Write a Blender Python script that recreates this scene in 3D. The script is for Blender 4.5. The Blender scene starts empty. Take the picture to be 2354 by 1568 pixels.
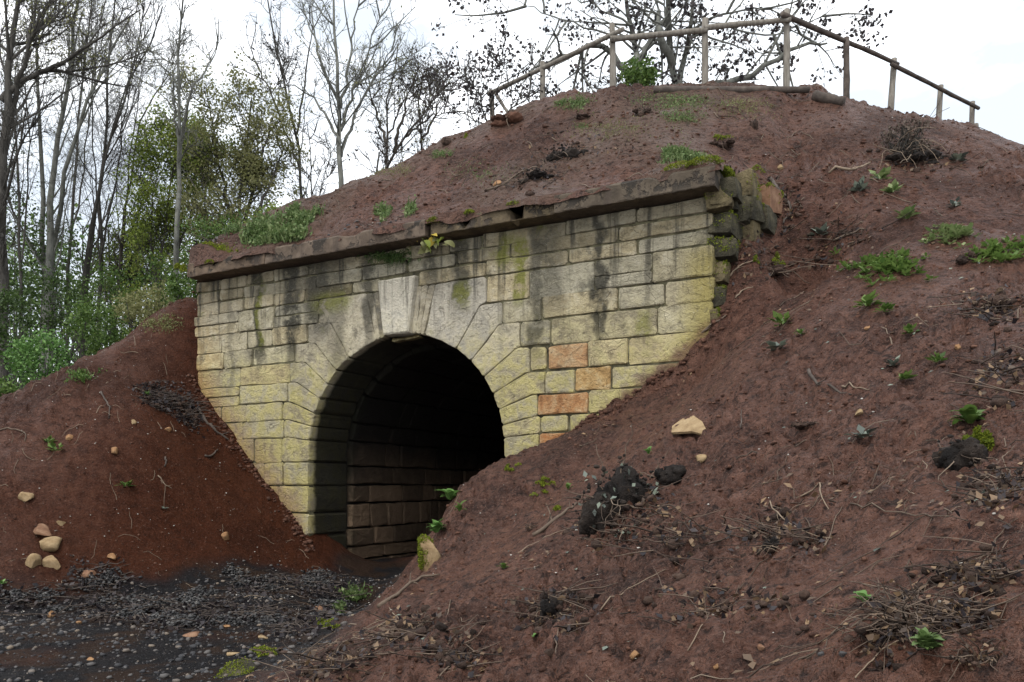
import bpy, math, random
import numpy as np

# ------------------------------------------------------------------ camera, sky, sun, exposure
S = bpy.context.scene
COL = S.collection
ZO = 1.30                       # camera height above the gravel floor
FPX, HX, HY = 1830.0, 1176.5, 1117.0   # measured focal length (px), optical axis, horizon row
cd = bpy.data.cameras.new('camera'); cam = bpy.data.objects.new('camera', cd); COL.objects.link(cam)
cd.sensor_width = 36.0; cd.lens = FPX / 2353.0 * 36.0
cd.shift_y = (HY - 784.0) / 2353.0
cd.clip_start = 0.05; cd.clip_end = 2000
cam.location = (0, 0, ZO); cam.rotation_euler = (math.pi / 2, 0, 0)
S.camera = cam

SUN_EL, SUN_AZ = math.radians(56), math.radians(200)     # azimuth: clockwise from +Y, behind the camera to the left
world = bpy.data.worlds.new('World'); S.world = world; world.use_nodes = True
wn, wl = world.node_tree.nodes, world.node_tree.links
wn.clear()
sky = wn.new('ShaderNodeTexSky'); sky.sky_type = 'NISHITA'; sky.sun_disc = False
sky.sun_elevation = SUN_EL; sky.sun_rotation = SUN_AZ; sky.dust_density = 3.0
tc = wn.new('ShaderNodeTexCoord')
mp = wn.new('ShaderNodeMapping'); mp.inputs['Scale'].default_value = (1.0, 1.0, 1.9)
wl.new(tc.outputs['Generated'], mp.inputs['Vector'])
cn = wn.new('ShaderNodeTexNoise'); cn.inputs['Scale'].default_value = 2.6; cn.inputs['Detail'].default_value = 7
cn.inputs['Roughness'].default_value = 0.55
wl.new(mp.outputs[0], cn.inputs['Vector'])
cr = wn.new('ShaderNodeValToRGB')
cr.color_ramp.elements[0].position = 0.45; cr.color_ramp.elements[0].color = (0.10, 0.10, 0.10, 1)
cr.color_ramp.elements[1].position = 0.67; cr.color_ramp.elements[1].color = (1, 1, 1, 1)
wl.new(cn.outputs['Fac'], cr.inputs['Fac'])
cloud = wn.new('ShaderNodeMixRGB'); cloud.blend_type = 'MIX'
cloud.inputs[1].default_value = (6.9, 7.8, 8.9, 1)      # thin grey-blue cloud
cloud.inputs[2].default_value = (24, 24.2, 24.5, 1)        # bright white cloud
wl.new(cr.outputs['Color'], cloud.inputs[0])
mx = wn.new('ShaderNodeMixRGB'); mx.inputs[0].default_value = 0.90   # nearly closed cloud cover over the blue
wl.new(sky.outputs[0], mx.inputs[1]); wl.new(cloud.outputs[0], mx.inputs[2])
bg = wn.new('ShaderNodeBackground'); bg.inputs['Strength'].default_value = 0.085
wo = wn.new('ShaderNodeOutputWorld')
wl.new(mx.outputs[0], bg.inputs['Color']); wl.new(bg.outputs[0], wo.inputs['Surface'])

sd = bpy.data.lights.new('sun', 'SUN'); sd.energy = 1.5; sd.angle = math.radians(14); sd.color = (1, 0.96, 0.90)
sun = bpy.data.objects.new('sun', sd); COL.objects.link(sun)
sun.rotation_euler = (math.pi / 2 - SUN_EL, 0, math.pi - SUN_AZ)
sun.location = (-6, -10, 20)
vs = S.view_settings
vs.view_transform = 'Standard'; vs.look = 'None'; vs.exposure = 0.50; vs.gamma = 1.0; vs.use_curve_mapping = False
S.cycles.max_bounces = 6
S.cycles.transparent_max_bounces = 8

# ------------------------------------------------------------------ small helpers
RNG = np.random.default_rng(7)
def P(px, py, d):
    return np.array([(px - HX) / FPX * d, d, (HY - py) / FPX * d + ZO])
def sm(a, b, x):
    t = np.clip((x - a) / (b - a), 0, 1); return t * t * (3 - 2 * t)

def _h(i, j, seed):
    n = (i.astype(np.int64) * 374761393 + j.astype(np.int64) * 668265263 + seed * 974711) & 0x7fffffff
    n = ((n ^ (n >> 13)) * 1274126177) & 0x7fffffff
    return ((n ^ (n >> 16)) & 0xffff) / 65535.0
def vn(x, y, seed=0):
    x = np.asarray(x, float); y = np.asarray(y, float)
    i = np.floor(x); j = np.floor(y); fx = x - i; fy = y - j
    i = i.astype(np.int64); j = j.astype(np.int64)
    ux = fx * fx * fx * (fx * (6 * fx - 15) + 10); uy = fy * fy * fy * (fy * (6 * fy - 15) + 10)
    a = _h(i, j, seed); b = _h(i + 1, j, seed); c = _h(i, j + 1, seed); d = _h(i + 1, j + 1, seed)
    return (a * (1 - ux) + b * ux) * (1 - uy) + (c * (1 - ux) + d * ux) * uy - 0.5
def fbm(x, y, seed=0, o=4):
    s = 0; a = 1.0
    for k in range(o):
        s = s + a * vn(x * (2 ** k) + 13.7 * k, y * (2 ** k) - 7.1 * k, seed + k); a *= 0.5
    return s

# materials -------------------------------------------------------------------
class N:
    def __init__(s, name):
        s.m = bpy.data.materials.new(name); s.m.use_nodes = True
        s.t = s.m.node_tree; s.t.nodes.clear()
        s.out = s.t.nodes.new('ShaderNodeOutputMaterial')
    def n(s, typ, ins=None, **kw):
        q = s.t.nodes.new('ShaderNode' + typ)
        for k, v in kw.items(): setattr(q, k, v)
        for k, v in (ins or {}).items(): s.set(q.inputs[k], v)
        return q
    def set(s, inp, v):
        if isinstance(v, bpy.types.NodeSocket): s.t.links.new(v, inp)
        elif isinstance(v, bpy.types.Node): s.t.links.new(v.outputs[0], inp)
        elif isinstance(v, tuple) and len(v) == 3 and inp.type == 'RGBA': inp.default_value = (*v, 1)
        else: inp.default_value = v
    def noise(s, vec, scale, detail=4, rough=0.55, dist=0.0):
        return s.n('TexNoise', {'Vector': vec, 'Scale': scale, 'Detail': detail, 'Roughness': rough, 'Distortion': dist}).outputs['Fac']
    def ramp(s, f, *st):
        q = s.n('ValToRGB', {'Fac': f}); e = q.color_ramp.elements
        while len(e) < len(st): e.new(0.5)
        for el, (p, c) in zip(e, st):
            el.position = p; el.color = (*c, 1) if isinstance(c, tuple) else (c, c, c, 1)
        return q.outputs[0]
    def mix(s, f, a, b, bt='MIX'):
        return s.n('MixRGB', {0: f, 1: a, 2: b}, blend_type=bt).outputs[0]
    def math(s, op, a, b=0.0):
        return s.n('Math', {0: a, 1: b}, operation=op).outputs[0]
    def rng(s, v, a, b, c=0.0, d=1.0):
        return s.n('MapRange', {0: v, 1: a, 2: b, 3: c, 4: d}, interpolation_type='SMOOTHSTEP').outputs[0]
    def map(s, vec, scale):
        return s.n('Mapping', {'Vector': vec, 'Scale': scale}).outputs[0]
    def bump(s, h, st, dist, nrm=None):
        i = {'Height': h, 'Strength': st, 'Distance': dist}
        if nrm is not None: i['Normal'] = nrm
        return s.n('Bump', i).outputs[0]
    def bsdf(s, col, rough=0.8, nrm=None, spec=0.3):
        i = {'Base Color': col, 'Roughness': rough, 'Specular IOR Level': spec}
        if nrm is not None: i['Normal'] = nrm
        b = s.n('BsdfPrincipled', i)
        s.t.links.new(b.outputs[0], s.out.inputs['Surface']); return s.m

def mat_soil():
    k = N('soil'); g = k.n('NewGeometry').outputs['Position']
    red = k.n('Attribute', attribute_name='red').outputs['Fac']
    gra = k.n('Attribute', attribute_name='grav').outputs['Fac']
    lit = k.n('Attribute', attribute_name='wood').outputs['Fac']
    n1 = k.noise(g, 0.9, 5, 0.6); n2 = k.noise(g, 7, 6, 0.65); n3 = k.noise(g, 45, 4, 0.7); n4 = k.noise(g, 170, 3, 0.7)
    purp = k.ramp(n2, (0.34, (0.042, 0.0142, 0.0075)), (0.5, (0.148, 0.0585, 0.0350)), (0.66, (0.295, 0.143, 0.095)))
    rede = k.ramp(n2, (0.32, (0.034, 0.0095, 0.0036)), (0.56, (0.068, 0.0190, 0.0072)), (0.75, (0.105, 0.036, 0.016)))
    c = k.mix(red, purp, rede)
    c = k.mix(k.rng(n1, 0.35, 0.62, 0.0, 0.55), c, k.mix(red, (0.220, 0.110, 0.076), (0.084, 0.027, 0.012)))
    c = k.mix(k.rng(n3, 0.56, 0.76, 0.0, 0.55), c, (0.105, 0.070, 0.058))
    c = k.mix(k.rng(n3, 0.46, 0.34, 0.0, 0.75), c, (0.014, 0.006, 0.0035))
    c = k.mix(k.rng(n4, 0.68, 0.74, 0.0, 0.5), c, (0.24, 0.19, 0.15))
    n5 = k.noise(k.map(g, (1, 1, 1)), 0.45, 4, 0.6); tanf = k.n('Attribute', attribute_name='tan').outputs['Fac']
    c = k.mix(k.math('MULTIPLY', tanf, k.rng(n2, 0.3, 0.6, 0.25, 0.9)), c, (0.165, 0.108, 0.076))
    c = k.mix(k.rng(n5, 0.50, 0.36, 0.0, 0.6), c, k.mix(red, (0.040, 0.0175, 0.011), (0.040, 0.013, 0.006)))
    gc = k.ramp(n3, (0.3, (0.006, 0.006, 0.007)), (0.55, (0.020, 0.019, 0.021)), (0.8, (0.048, 0.043, 0.040)))
    gc = k.mix(k.rng(n4, 0.64, 0.72, 0.0, 0.7), gc, (0.20, 0.18, 0.16))
    gc = k.mix(k.rng(k.noise(g, 1.6, 5, 0.65), 0.46, 0.58, 0.0, 0.85), gc, (0.045, 0.026, 0.017))
    c = k.mix(gra, c, gc)
    fl = k.ramp(n2, (0.3, (0.02, 0.022, 0.008)), (0.6, (0.05, 0.06, 0.018)), (0.8, (0.09, 0.06, 0.03)))
    c = k.mix(lit, c, fl)
    n6 = k.noise(k.map(g, (10, 16, 16)), 1.0, 5, 0.68, 0.1); n7 = k.noise(k.map(g, (34, 46, 46)), 1.0, 4, 0.7)
    mud = k.math('MULTIPLY', k.math('SUBTRACT', 1.0, gra), k.math('SUBTRACT', 1.0, k.math('MULTIPLY', red, 0.75)))
    c = k.mix(k.math('MULTIPLY', mud, k.rng(n6, 0.48, 0.37, 0.0, 0.85)), c, (0.024, 0.0095, 0.0055))
    c = k.mix(k.math('MULTIPLY', mud, k.rng(n7, 0.51, 0.64, 0.0, 0.7)), c, (0.250, 0.135, 0.098))
    h = k.math('ADD', k.math('MULTIPLY', n2, 0.35), k.math('ADD', k.math('MULTIPLY', n3, 0.25), k.math('MULTIPLY', n4, 0.15)))
    h = k.math('ADD', h, k.math('MULTIPLY', mud, k.math('ADD', k.math('MULTIPLY', n6, 0.9), k.math('MULTIPLY', n7, 0.5))))
    b = k.bump(h, 1.0, 0.20)
    wet = k.rng(n1, 0.45, 0.58)
    r = k.math('SUBTRACT', k.rng(n6, 0.35, 0.7, 0.85, 0.56), k.math('MULTIPLY', wet, 0.26))
    return k.bsdf(c, r, b, k.math('SUBTRACT', 0.32, k.math('MULTIPLY', red, 0.24)))

def mat_stone(name, kind='wall'):
    k = N(name); v = k.n('TexCoord').outputs['Object']
    oi = k.n('ObjectInfo'); rnd = oi.outputs['Random']; tint = oi.outputs['Color']
    x = k.n('SeparateXYZ', {0: v}); X, Z = x.outputs[0], x.outputs[2]
    n1 = k.noise(v, 1.1, 5, 0.6, 0.4); n2 = k.noise(v, 5.5, 6, 0.65, 0.3); n3 = k.noise(v, 28, 5, 0.7); n4 = k.noise(v, 110, 3, 0.7)
    if kind == 'wall':
        c = k.ramp(n2, (0.27, (0.20, 0.17, 0.105)), (0.48, (0.485, 0.415, 0.265)), (0.68, (0.72, 0.665, 0.52)))
        c = k.mix(k.rng(rnd, 0, 1, 0.0, 0.45), c, k.mix(rnd, (0.27, 0.25, 0.19), (0.50, 0.46, 0.36)))
        c = k.mix(1.0, c, k.mix(k.rng(n2, 0.42, 0.68, 0.0, 0.55), tint, (0.86, 0.80, 0.68)), 'MULTIPLY')
        # grey crust above, yellow lichen growing on the damp lower courses and the quoins
        lowz = k.rng(k.math('ADD', Z, k.math('MULTIPLY', n1, 1.6)), 3.4, 2.0)
        liche = k.math('MULTIPLY', lowz, k.rng(n2, 0.40, 0.60, 0.10, 0.85))
        ts = k.n('SeparateColor', {0: tint}); plain = k.rng(k.math('DIVIDE', ts.outputs[2], ts.outputs[0]), 0.45, 0.80, 0.12, 1.0)
        c = k.mix(k.math('MULTIPLY', k.math('MULTIPLY', liche, plain), 0.80), c, (0.50, 0.43, 0.13))
        left = k.rng(k.math('ADD', X, k.math('MULTIPLY', n2, 1.1)), -2.75, -3.95)
        c = k.mix(k.math('MULTIPLY', left, k.rng(Z, 3.0, 1.2, 0.30, 0.8)), c, (0.50, 0.30, 0.075))
        rq = k.math('MULTIPLY', k.rng(k.math('ADD', X, k.math('MULTIPLY', n2, 0.5)), 4.15, 4.55), k.rng(Z, 3.1, 2.5))
        c = k.mix(k.math('MULTIPLY', rq, 0.75), c, (0.37, 0.30, 0.08))
        foot = k.math('MULTIPLY', k.rng(k.math('ADD', Z, k.math('MULTIPLY', X, 0.98)), -1.6, -2.6), k.rng(X, -1.6, -1.9))
        c = k.mix(k.math('MULTIPLY', foot, 0.6), c, (0.31, 0.15, 0.06))
        fr = k.math('MULTIPLY', k.rng(k.math('ADD', k.math('SUBTRACT', Z, k.math('MULTIPLY', X, 0.68)), k.math('MULTIPLY', n2, 0.5)), -.72, -.98), k.rng(X, 1.5, 1.8))
        c = k.mix(k.math('MULTIPLY', fr, 0.8), c, (0.15, 0.075, 0.045))
        # dark run-off streaks and moss streaks that hang from the cornice
        wob = k.math('MULTIPLY', k.math('SUBTRACT', k.noise(k.map(v, (1, 1, 0.7)), 4, 3), 0.5), 0.45)
        Xw = k.math('ADD', X, wob)
        st = k.rng(k.noise(k.map(v, (3.2, 1, 0.22)), 1.6, 5, 0.65), 0.50, 0.64)
        top = k.rng(k.math('ADD', Z, k.math('MULTIPLY', n2, 0.9)), 2.6, 3.6)
        dark = k.math('MULTIPLY', st, k.rng(Z, 1.6, 3.3, 0.12, 0.95))
        for sx, w, z0, amt in ((-2.72, .13, 2.0, 1.0), (-2.02, .24, 2.0, 1.0), (-1.50, .40, 2.3, .9), (-1.15, .25, 1.75, .6), (2.15, .16, 1.8, .8), (3.0, .13, 1.9, .95),
                               (1.0, .20, 2.5, .9), (0.55, .25, 2.8, .85), (2.35, .28, 2.3, .6), (-0.55, .16, 2.2, .85), (-3.3, .08, 1.6, .4)):
            a = k.rng(k.math('ABSOLUTE', k.math('SUBTRACT', Xw, sx)), w, w * 0.25)
            a = k.math('MULTIPLY', a, k.rng(Z, z0 - 0.45, z0 + 0.25, 0.0, amt))
            dark = k.math('MAXIMUM', dark, k.math('MULTIPLY', a, k.rng(n2, 0.30, 0.50)))
        c = k.mix(k.math('MULTIPLY', dark, 0.95), c, (0.030, 0.029, 0.022))
        c = k.mix(k.math('MULTIPLY', top, 0.36), c, (0.085, 0.078, 0.062))
        blot = k.math('MULTIPLY', k.rng(k.noise(v, 1.9, 6, 0.72, 0.6), 0.56, 0.66), k.rng(Z, 0.6, 2.6, 0.10, 0.62))
        c = k.mix(blot, c, (0.085, 0.078, 0.058))
        mossf = 0.0
        for sx, w, z0, z1, amt in ((1.90, .13, 2.4, 3.25, 1.0), (1.70, .2, 2.9, 3.3, .8), (-2.68, .10, 2.2, 3.2, .8), (1.05, .18, 2.45, 2.75, .8), (3.55, .15, 1.75, 2.1, .7), (-1.2, .5, 2.62, 2.86, .8)):
            a = k.rng(k.math('ABSOLUTE', k.math('SUBTRACT', Xw, sx)), w, w * 0.3)
            a = k.math('MULTIPLY', a, k.math('MULTIPLY', k.rng(Z, z0 - .15, z0 + .1), k.rng(Z, z1 + .1, z1 - .1, 0, amt)))
            mossf = k.math('MAXIMUM', mossf, a)
        gm = k.math('MULTIPLY', k.rng(k.noise(v, 2.6, 5, 0.7), 0.60, 0.70), k.rng(n2, 0.45, 0.6))
        mossf = k.math('MAXIMUM', k.math('MULTIPLY', mossf, k.rng(n2, 0.36, 0.54)), k.math('MULTIPLY', gm, 0.7))
        c = k.mix(k.math('MULTIPLY', mossf, 0.85), c, (0.17, 0.175, 0.022))
        c = k.mix(k.rng(n3, 0.42, 0.24, 0, 0.85), c, (0.07, 0.062, 0.045))
        c = k.mix(k.rng(n3, 0.58, 0.76, 0, 0.45), c, (0.60, 0.57, 0.48))
        c = k.mix(k.rng(n4, 0.64, 0.76, 0, 0.30), c, (0.66, 0.64, 0.56))
        # wet algae, and shade painted near-black, on the inside of the mouth
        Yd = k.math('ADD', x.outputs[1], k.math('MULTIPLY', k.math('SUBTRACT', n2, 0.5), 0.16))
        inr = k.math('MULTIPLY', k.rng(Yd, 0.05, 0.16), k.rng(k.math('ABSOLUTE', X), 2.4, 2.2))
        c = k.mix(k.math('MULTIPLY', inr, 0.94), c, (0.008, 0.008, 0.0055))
        crack = k.n('TexVoronoi', {'Vector': k.map(k.mix(0.12, v, k.n('TexNoise', {'Vector': v, 'Scale': 6.0}).outputs['Color']), (1.2, 1, 3.2)), 'Scale': 3.4}, feature='DISTANCE_TO_EDGE').outputs[0]
        ck = k.math('MULTIPLY', k.rng(crack, 0.018, 0.0), k.rng(n1, 0.46, 0.56))
        c = k.mix(k.math('MULTIPLY', ck, 0.30), c, (0.06, 0.05, 0.035))
        h = k.math('ADD', k.math('ADD', k.math('MULTIPLY', n2, 0.55), k.math('MULTIPLY', n3, 0.5)), k.math('SUBTRACT', k.math('MULTIPLY', n4, 0.18), k.math('MULTIPLY', ck, 0.15)))
        return k.bsdf(c, 0.88, k.bump(h, 1.0, 0.09), 0.2)
    if kind == 'tunnel':
        c = k.ramp(n2, (0.25, (0.045, 0.030, 0.018)), (0.55, (0.15, 0.103, 0.066)), (0.8, (0.24, 0.17, 0.115)))
        c = k.mix(0.6, c, k.mix(rnd, (0.05, 0.034, 0.022), (0.22, 0.145, 0.09)))
        Y = x.outputs[1]
        vault_shade = k.rng(k.math('ADD', Z, k.math('MULTIPLY', n1, 1.0)), 0.2, 1.3)  # shade of the upper vault painted into the stone colour
        c = k.mix(k.math('MULTIPLY', vault_shade, 0.96), c, (0.005, 0.0045, 0.004))
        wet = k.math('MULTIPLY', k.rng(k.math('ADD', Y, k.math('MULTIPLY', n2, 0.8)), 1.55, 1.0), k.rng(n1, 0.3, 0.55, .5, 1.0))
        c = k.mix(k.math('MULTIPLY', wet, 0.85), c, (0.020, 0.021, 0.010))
        h = k.math('ADD', k.math('MULTIPLY', n2, 0.6), k.math('MULTIPLY', n3, 0.5))
        return k.bsdf(c, 0.85, k.bump(h, 0.9, 0.06), 0.25)
    if kind == 'cornice':
        c = k.ramp(n2, (0.3, (0.050, 0.037, 0.026)), (0.5, (0.095, 0.072, 0.052)), (0.75, (0.155, 0.122, 0.092)))
        c = k.mix(1.0, c, tint, 'MULTIPLY')
        flake = k.math('MULTIPLY', k.rng(k.noise(k.map(v, (1.2, 1, 1.0)), 4.2, 5, 0.7), 0.50, 0.56), k.rng(k.math('ADD', Z, k.math('MULTIPLY', n2, .22)), 3.42, 3.56))
        c = k.mix(k.math('MULTIPLY', flake, 0.9), c, (0.020, 0.016, 0.012))
        c = k.mix(k.rng(n3, 0.58, 0.74, 0, 0.55), c, (0.17, 0.135, 0.10))
        run = k.rng(k.noise(k.map(v, (5, 1, 0.4)), 1.3, 4), 0.56, 0.66, 0, 0.55)
        c = k.mix(run, c, (0.05, 0.036, 0.028))
        h = k.math('SUBTRACT', k.math('ADD', k.math('MULTIPLY', n3, 0.4), k.math('MULTIPLY', n4, 0.2)), k.math('MULTIPLY', flake, 0.8))
        return k.bsdf(c, 0.8, k.bump(h, 0.7, 0.03), 0.3)

def mat_mix(name, stops, scale=8, rough=0.85, bscale=30, bst=0.6, bd=0.02, obj=True, spec=0.3, stretch=None, isl=0.0):
    k = N(name); v = k.n('TexCoord').outputs['Object'] if obj else k.n('NewGeometry').outputs['Position']
    if stretch: v = k.map(v, stretch)
    f = k.noise(v, scale, 5, 0.62)
    if isl:
        f = k.math('ADD', k.math('MULTIPLY', f, 1 - isl), k.math('MULTIPLY', k.n('NewGeometry').outputs['Random Per Island'], isl))
    c = k.ramp(f, *stops)
    return k.bsdf(c, rough, k.bump(k.noise(v, bscale, 5, 0.7), bst, bd), spec)

def mat_leaf(name, cols, trans=0.3, rough=0.55):
    k = N(name); g = k.n('NewGeometry')
    r = g.outputs['Random Per Island']; p = g.outputs['Position']
    f = k.math('ADD', k.math('MULTIPLY', r, 0.6), k.math('MULTIPLY', k.noise(p, 1.3, 3), 0.5))
    n = len(cols)
    c = k.ramp(f, *[(0.2 + 0.65 * i / (n - 1), cc) for i, cc in enumerate(cols)])
    d = k.n('BsdfPrincipled', {'Base Color': c, 'Roughness': rough, 'Specular IOR Level': 0.3})
    t = k.n('BsdfTranslucent', {'Color': c})
    m = k.n('MixShader', {0: trans, 1: d, 2: t})
    k.t.links.new(m.outputs[0], k.out.inputs['Surface']); return k.m

M = {}
M['soil'] = mat_soil()
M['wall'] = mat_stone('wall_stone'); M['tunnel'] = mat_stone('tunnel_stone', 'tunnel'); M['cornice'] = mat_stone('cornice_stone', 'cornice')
M['mortar'] = mat_mix('mortar', ((.35, (.015, .013, .009)), (.5, (.09, .08, .045)), (.75, (.24, .22, .13))), 5, .95)
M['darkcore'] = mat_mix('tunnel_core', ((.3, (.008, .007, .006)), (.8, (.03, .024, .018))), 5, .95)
M['rubble_tan'] = mat_mix('rubble_tan', ((.3, (.05, .04, .022)), (.5, (.16, .125, .065)), (.75, (.30, .24, .13))), 5, .9, 25, 1.0, .06)
M['rubble'] = mat_mix('rubble', ((.3, (.018, .016, .011)), (.55, (.075, .066, .040)), (.8, (.20, .165, .10))), 5, .9, 25, 1.0, .06)
M['wood'] = mat_mix('grey_wood', ((.3, (.10, .085, .068)), (.55, (.19, .168, .14)), (.8, (.29, .265, .23))), 6, .8, 20, .6, .01, stretch=(4, 4, .6))
M['darkwood'] = mat_mix('dark_wood', ((.3, (.035, .027, .022)), (.6, (.085, .066, .054)), (.8, (.14, .115, .095))), 8, .85, 30, .6, .01)
M['bark'] = mat_mix('dark_bark', ((.3, (.028, .025, .021)), (.6, (.068, .062, .054)), (.8, (.12, .112, .098))), 5, .9, 20, .7, .02, stretch=(3, 3, .7))  # lightened to put distance haze into the bark colour
M['palebark'] = mat_mix('pale_bark', ((.3, (.06, .06, .05)), (.55, (.15, .15, .13)), (.8, (.23, .23, .20))), 4, .9, 20, .6, .02, stretch=(2, 2, .8))
M['brownbark'] = mat_mix('brown_bark', ((.3, (.028, .023, .018)), (.55, (.065, .055, .044)), (.8, (.105, .092, .075))), 4, .9, 20, .6, .02, stretch=(2, 2, .8))
M['root'] = mat_mix('root', ((.3, (.05, .034, .024)), (.6, (.13, .095, .068)), (.85, (.24, .185, .135))), 14, .8, 60, .5, .006, isl=.5)
M['pale_root'] = mat_mix('pale_root', ((.3, (.13, .09, .062)), (.6, (.22, .165, .115)), (.85, (.33, .26, .19))), 14, .8, 60, .5, .006, isl=.4)
M['clod'] = mat_mix('clod', ((.3, (.016, .009, .006)), (.5, (.045, .026, .018)), (.75, (.10, .062, .045))), 9, .9, 40, .9, .03, isl=.3)
M['darkclod'] = mat_mix('dark_clod', ((.3, (.008, .006, .005)), (.55, (.024, .017, .013)), (.8, (.062, .045, .034))), 9, .85, 40, 1.0, .04, isl=.3)
M['dark_root'] = mat_mix('dark_root', ((.3, (.03, .02, .014)), (.6, (.085, .058, .042)), (.85, (.17, .125, .09))), 14, .8, 60, .5, .006, isl=.6)
M['soilclod'] = mat_mix('soil_clod', ((.2, (.034, .014, .008)), (.5, (.074, .032, .019)), (.8, (.125, .060, .038)), (.97, (.19, .115, .08))), 9, .85, 60, .7, .01, obj=False, isl=.55)
M['gravel'] = mat_mix('gravel', ((.2, (.012, .012, .014)), (.45, (.036, .035, .038)), (.66, (.085, .078, .074)), (.82, (.13, .105, .085)), (.92, (.20, .15, .10)), (.985, (.42, .37, .31))), 9, .7, 60, .6, .01, obj=False, isl=.75, spec=.45)
M['darkgravel'] = mat_mix('dark_debris', ((.2, (.008, .008, .009)), (.6, (.03, .028, .027)), (.85, (.09, .085, .08)), (.97, (.3, .28, .25))), 9, .6, 60, .6, .01, obj=False, isl=.75, spec=.5)
M['tan'] = mat_mix('tan_stone', ((.25, (.16, .105, .050)), (.5, (.29, .20, .105)), (.8, (.42, .31, .18))), 9, .85, 45, .7, .02)
M['orange'] = mat_mix('orange_stone', ((.25, (.15, .075, .034)), (.5, (.27, .145, .066)), (.8, (.36, .225, .12))), 9, .85, 45, .7, .02)
M['redbrown'] = mat_mix('redbrown_stone', ((.25, (.10, .05, .03)), (.5, (.20, .105, .06)), (.8, (.33, .21, .13))), 9, .85, 45, .7, .02)
M['white'] = mat_mix('pale_chip', ((.3, (.30, .27, .23)), (.8, (.60, .57, .52))), 20, .8, obj=False, isl=.6)
M['leaf_spring'] = mat_leaf('leaf_spring', ((.085, .125, .016), (.17, .23, .038), (.30, .34, .08)), .45)
M['leaf_olive'] = mat_leaf('leaf_olive', ((.11, .115, .035), (.19, .195, .075), (.30, .29, .14)), .45)
M['leaf_mid'] = mat_leaf('leaf_mid', ((.034, .066, .013), (.075, .135, .028), (.15, .22, .055)), .35)
M['leaf_bright'] = mat_leaf('leaf_bright', ((.045, .105, .022), (.10, .205, .048), (.18, .31, .09)), .3)
M['leaf_deep'] = mat_leaf('leaf_deep', ((.022, .042, .010), (.046, .082, .020), (.085, .13, .035)), .3)
M['leaf_dark'] = mat_leaf('leaf_withered', ((.012, .010, .012), (.030, .024, .026), (.060, .046, .044)), .15)
M['leaf_yellow'] = mat_leaf('leaf_yellow', ((.45, .22, .03), (.60, .38, .06), (.36, .36, .06)), .3)
M['leaf_brown'] = mat_leaf('leaf_brown', ((.05, .036, .028), (.12, .078, .048), (.24, .155, .085)), .1)
M['leaf_grey'] = mat_leaf('leaf_grey', ((.05, .058, .05), (.12, .14, .115), (.22, .25, .19)), .1)
M['moss'] = mat_leaf('moss', ((.055, .075, .006), (.12, .15, .010), (.22, .24, .02)), .2, .9)
M['grass'] = mat_leaf('grass', ((.050, .082, .022), (.105, .165, .050), (.21, .25, .105)), .3)
M['dry'] = mat_leaf('dry_twig', ((.035, .026, .020), (.075, .056, .042), (.14, .11, .085)), .05, .9)

# mesh helpers ------------------------------------------------------------------
def obj(name, V, F, mat, parent=None, smooth=True, attrs=None):
    me = bpy.data.meshes.new(name)
    V = np.asarray(V, np.float32)
    if isinstance(F, np.ndarray):
        nf, k = F.shape
        me.vertices.add(len(V)); me.vertices.foreach_set('co', V.ravel())
        me.loops.add(nf * k); me.loops.foreach_set('vertex_index', F.astype(np.int32).ravel())
        me.polygons.add(nf); me.polygons.foreach_set('loop_start', np.arange(0, nf * k, k, dtype=np.int32))
        me.polygons.foreach_set('loop_total', np.full(nf, k, np.int32))
        me.update(calc_edges=True); me.validate()
    else:
        me.from_pydata(V.tolist(), [], F); me.update()
    if smooth: me.polygons.foreach_set('use_smooth', np.ones(len(me.polygons), bool))
    for a, val in (attrs or {}).items():
        at = me.attributes.new(a, 'FLOAT', 'POINT'); at.data.foreach_set('value', np.asarray(val, np.float32).ravel())
    me.materials.append(M[mat] if isinstance(mat, str) else mat)
    o = bpy.data.objects.new(name, me); COL.objects.link(o)
    if parent is not None: o.parent = parent
    return o
def tag(o, label=None, cat=None, group=None, kind=None):
    if label: o['label'] = label
    if cat: o['category'] = cat
    if group: o['group'] = group
    if kind: o['kind'] = kind
    return o
def empty(name, loc=(0, 0, 0), rz=0.0):
    e = bpy.data.objects.new(name, None); e.location = loc; e.rotation_euler = (0, 0, rz); e.empty_display_size = .2
    COL.objects.link(e); return e
class MB:
    def __init__(s): s.v = []; s.f = []; s.n = 0
    def add(s, V, F):
        s.v.append(np.asarray(V, float)); s.f.append(np.asarray(F, np.int64) + s.n); s.n += len(V)
    def build(s, name, mat, parent=None, smooth=True, origin=None):
        V = np.concatenate(s.v); F = np.concatenate(s.f)
        if origin is not None: V = V - np.asarray(origin)
        o = obj(name, V, F, mat, parent, smooth)
        if origin is not None: o.location = origin
        return o
def tri(F4):     # quads -> tris
    F4 = np.asarray(F4); return np.concatenate([F4[:, [0, 1, 2]], F4[:, [0, 2, 3]]])
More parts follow.
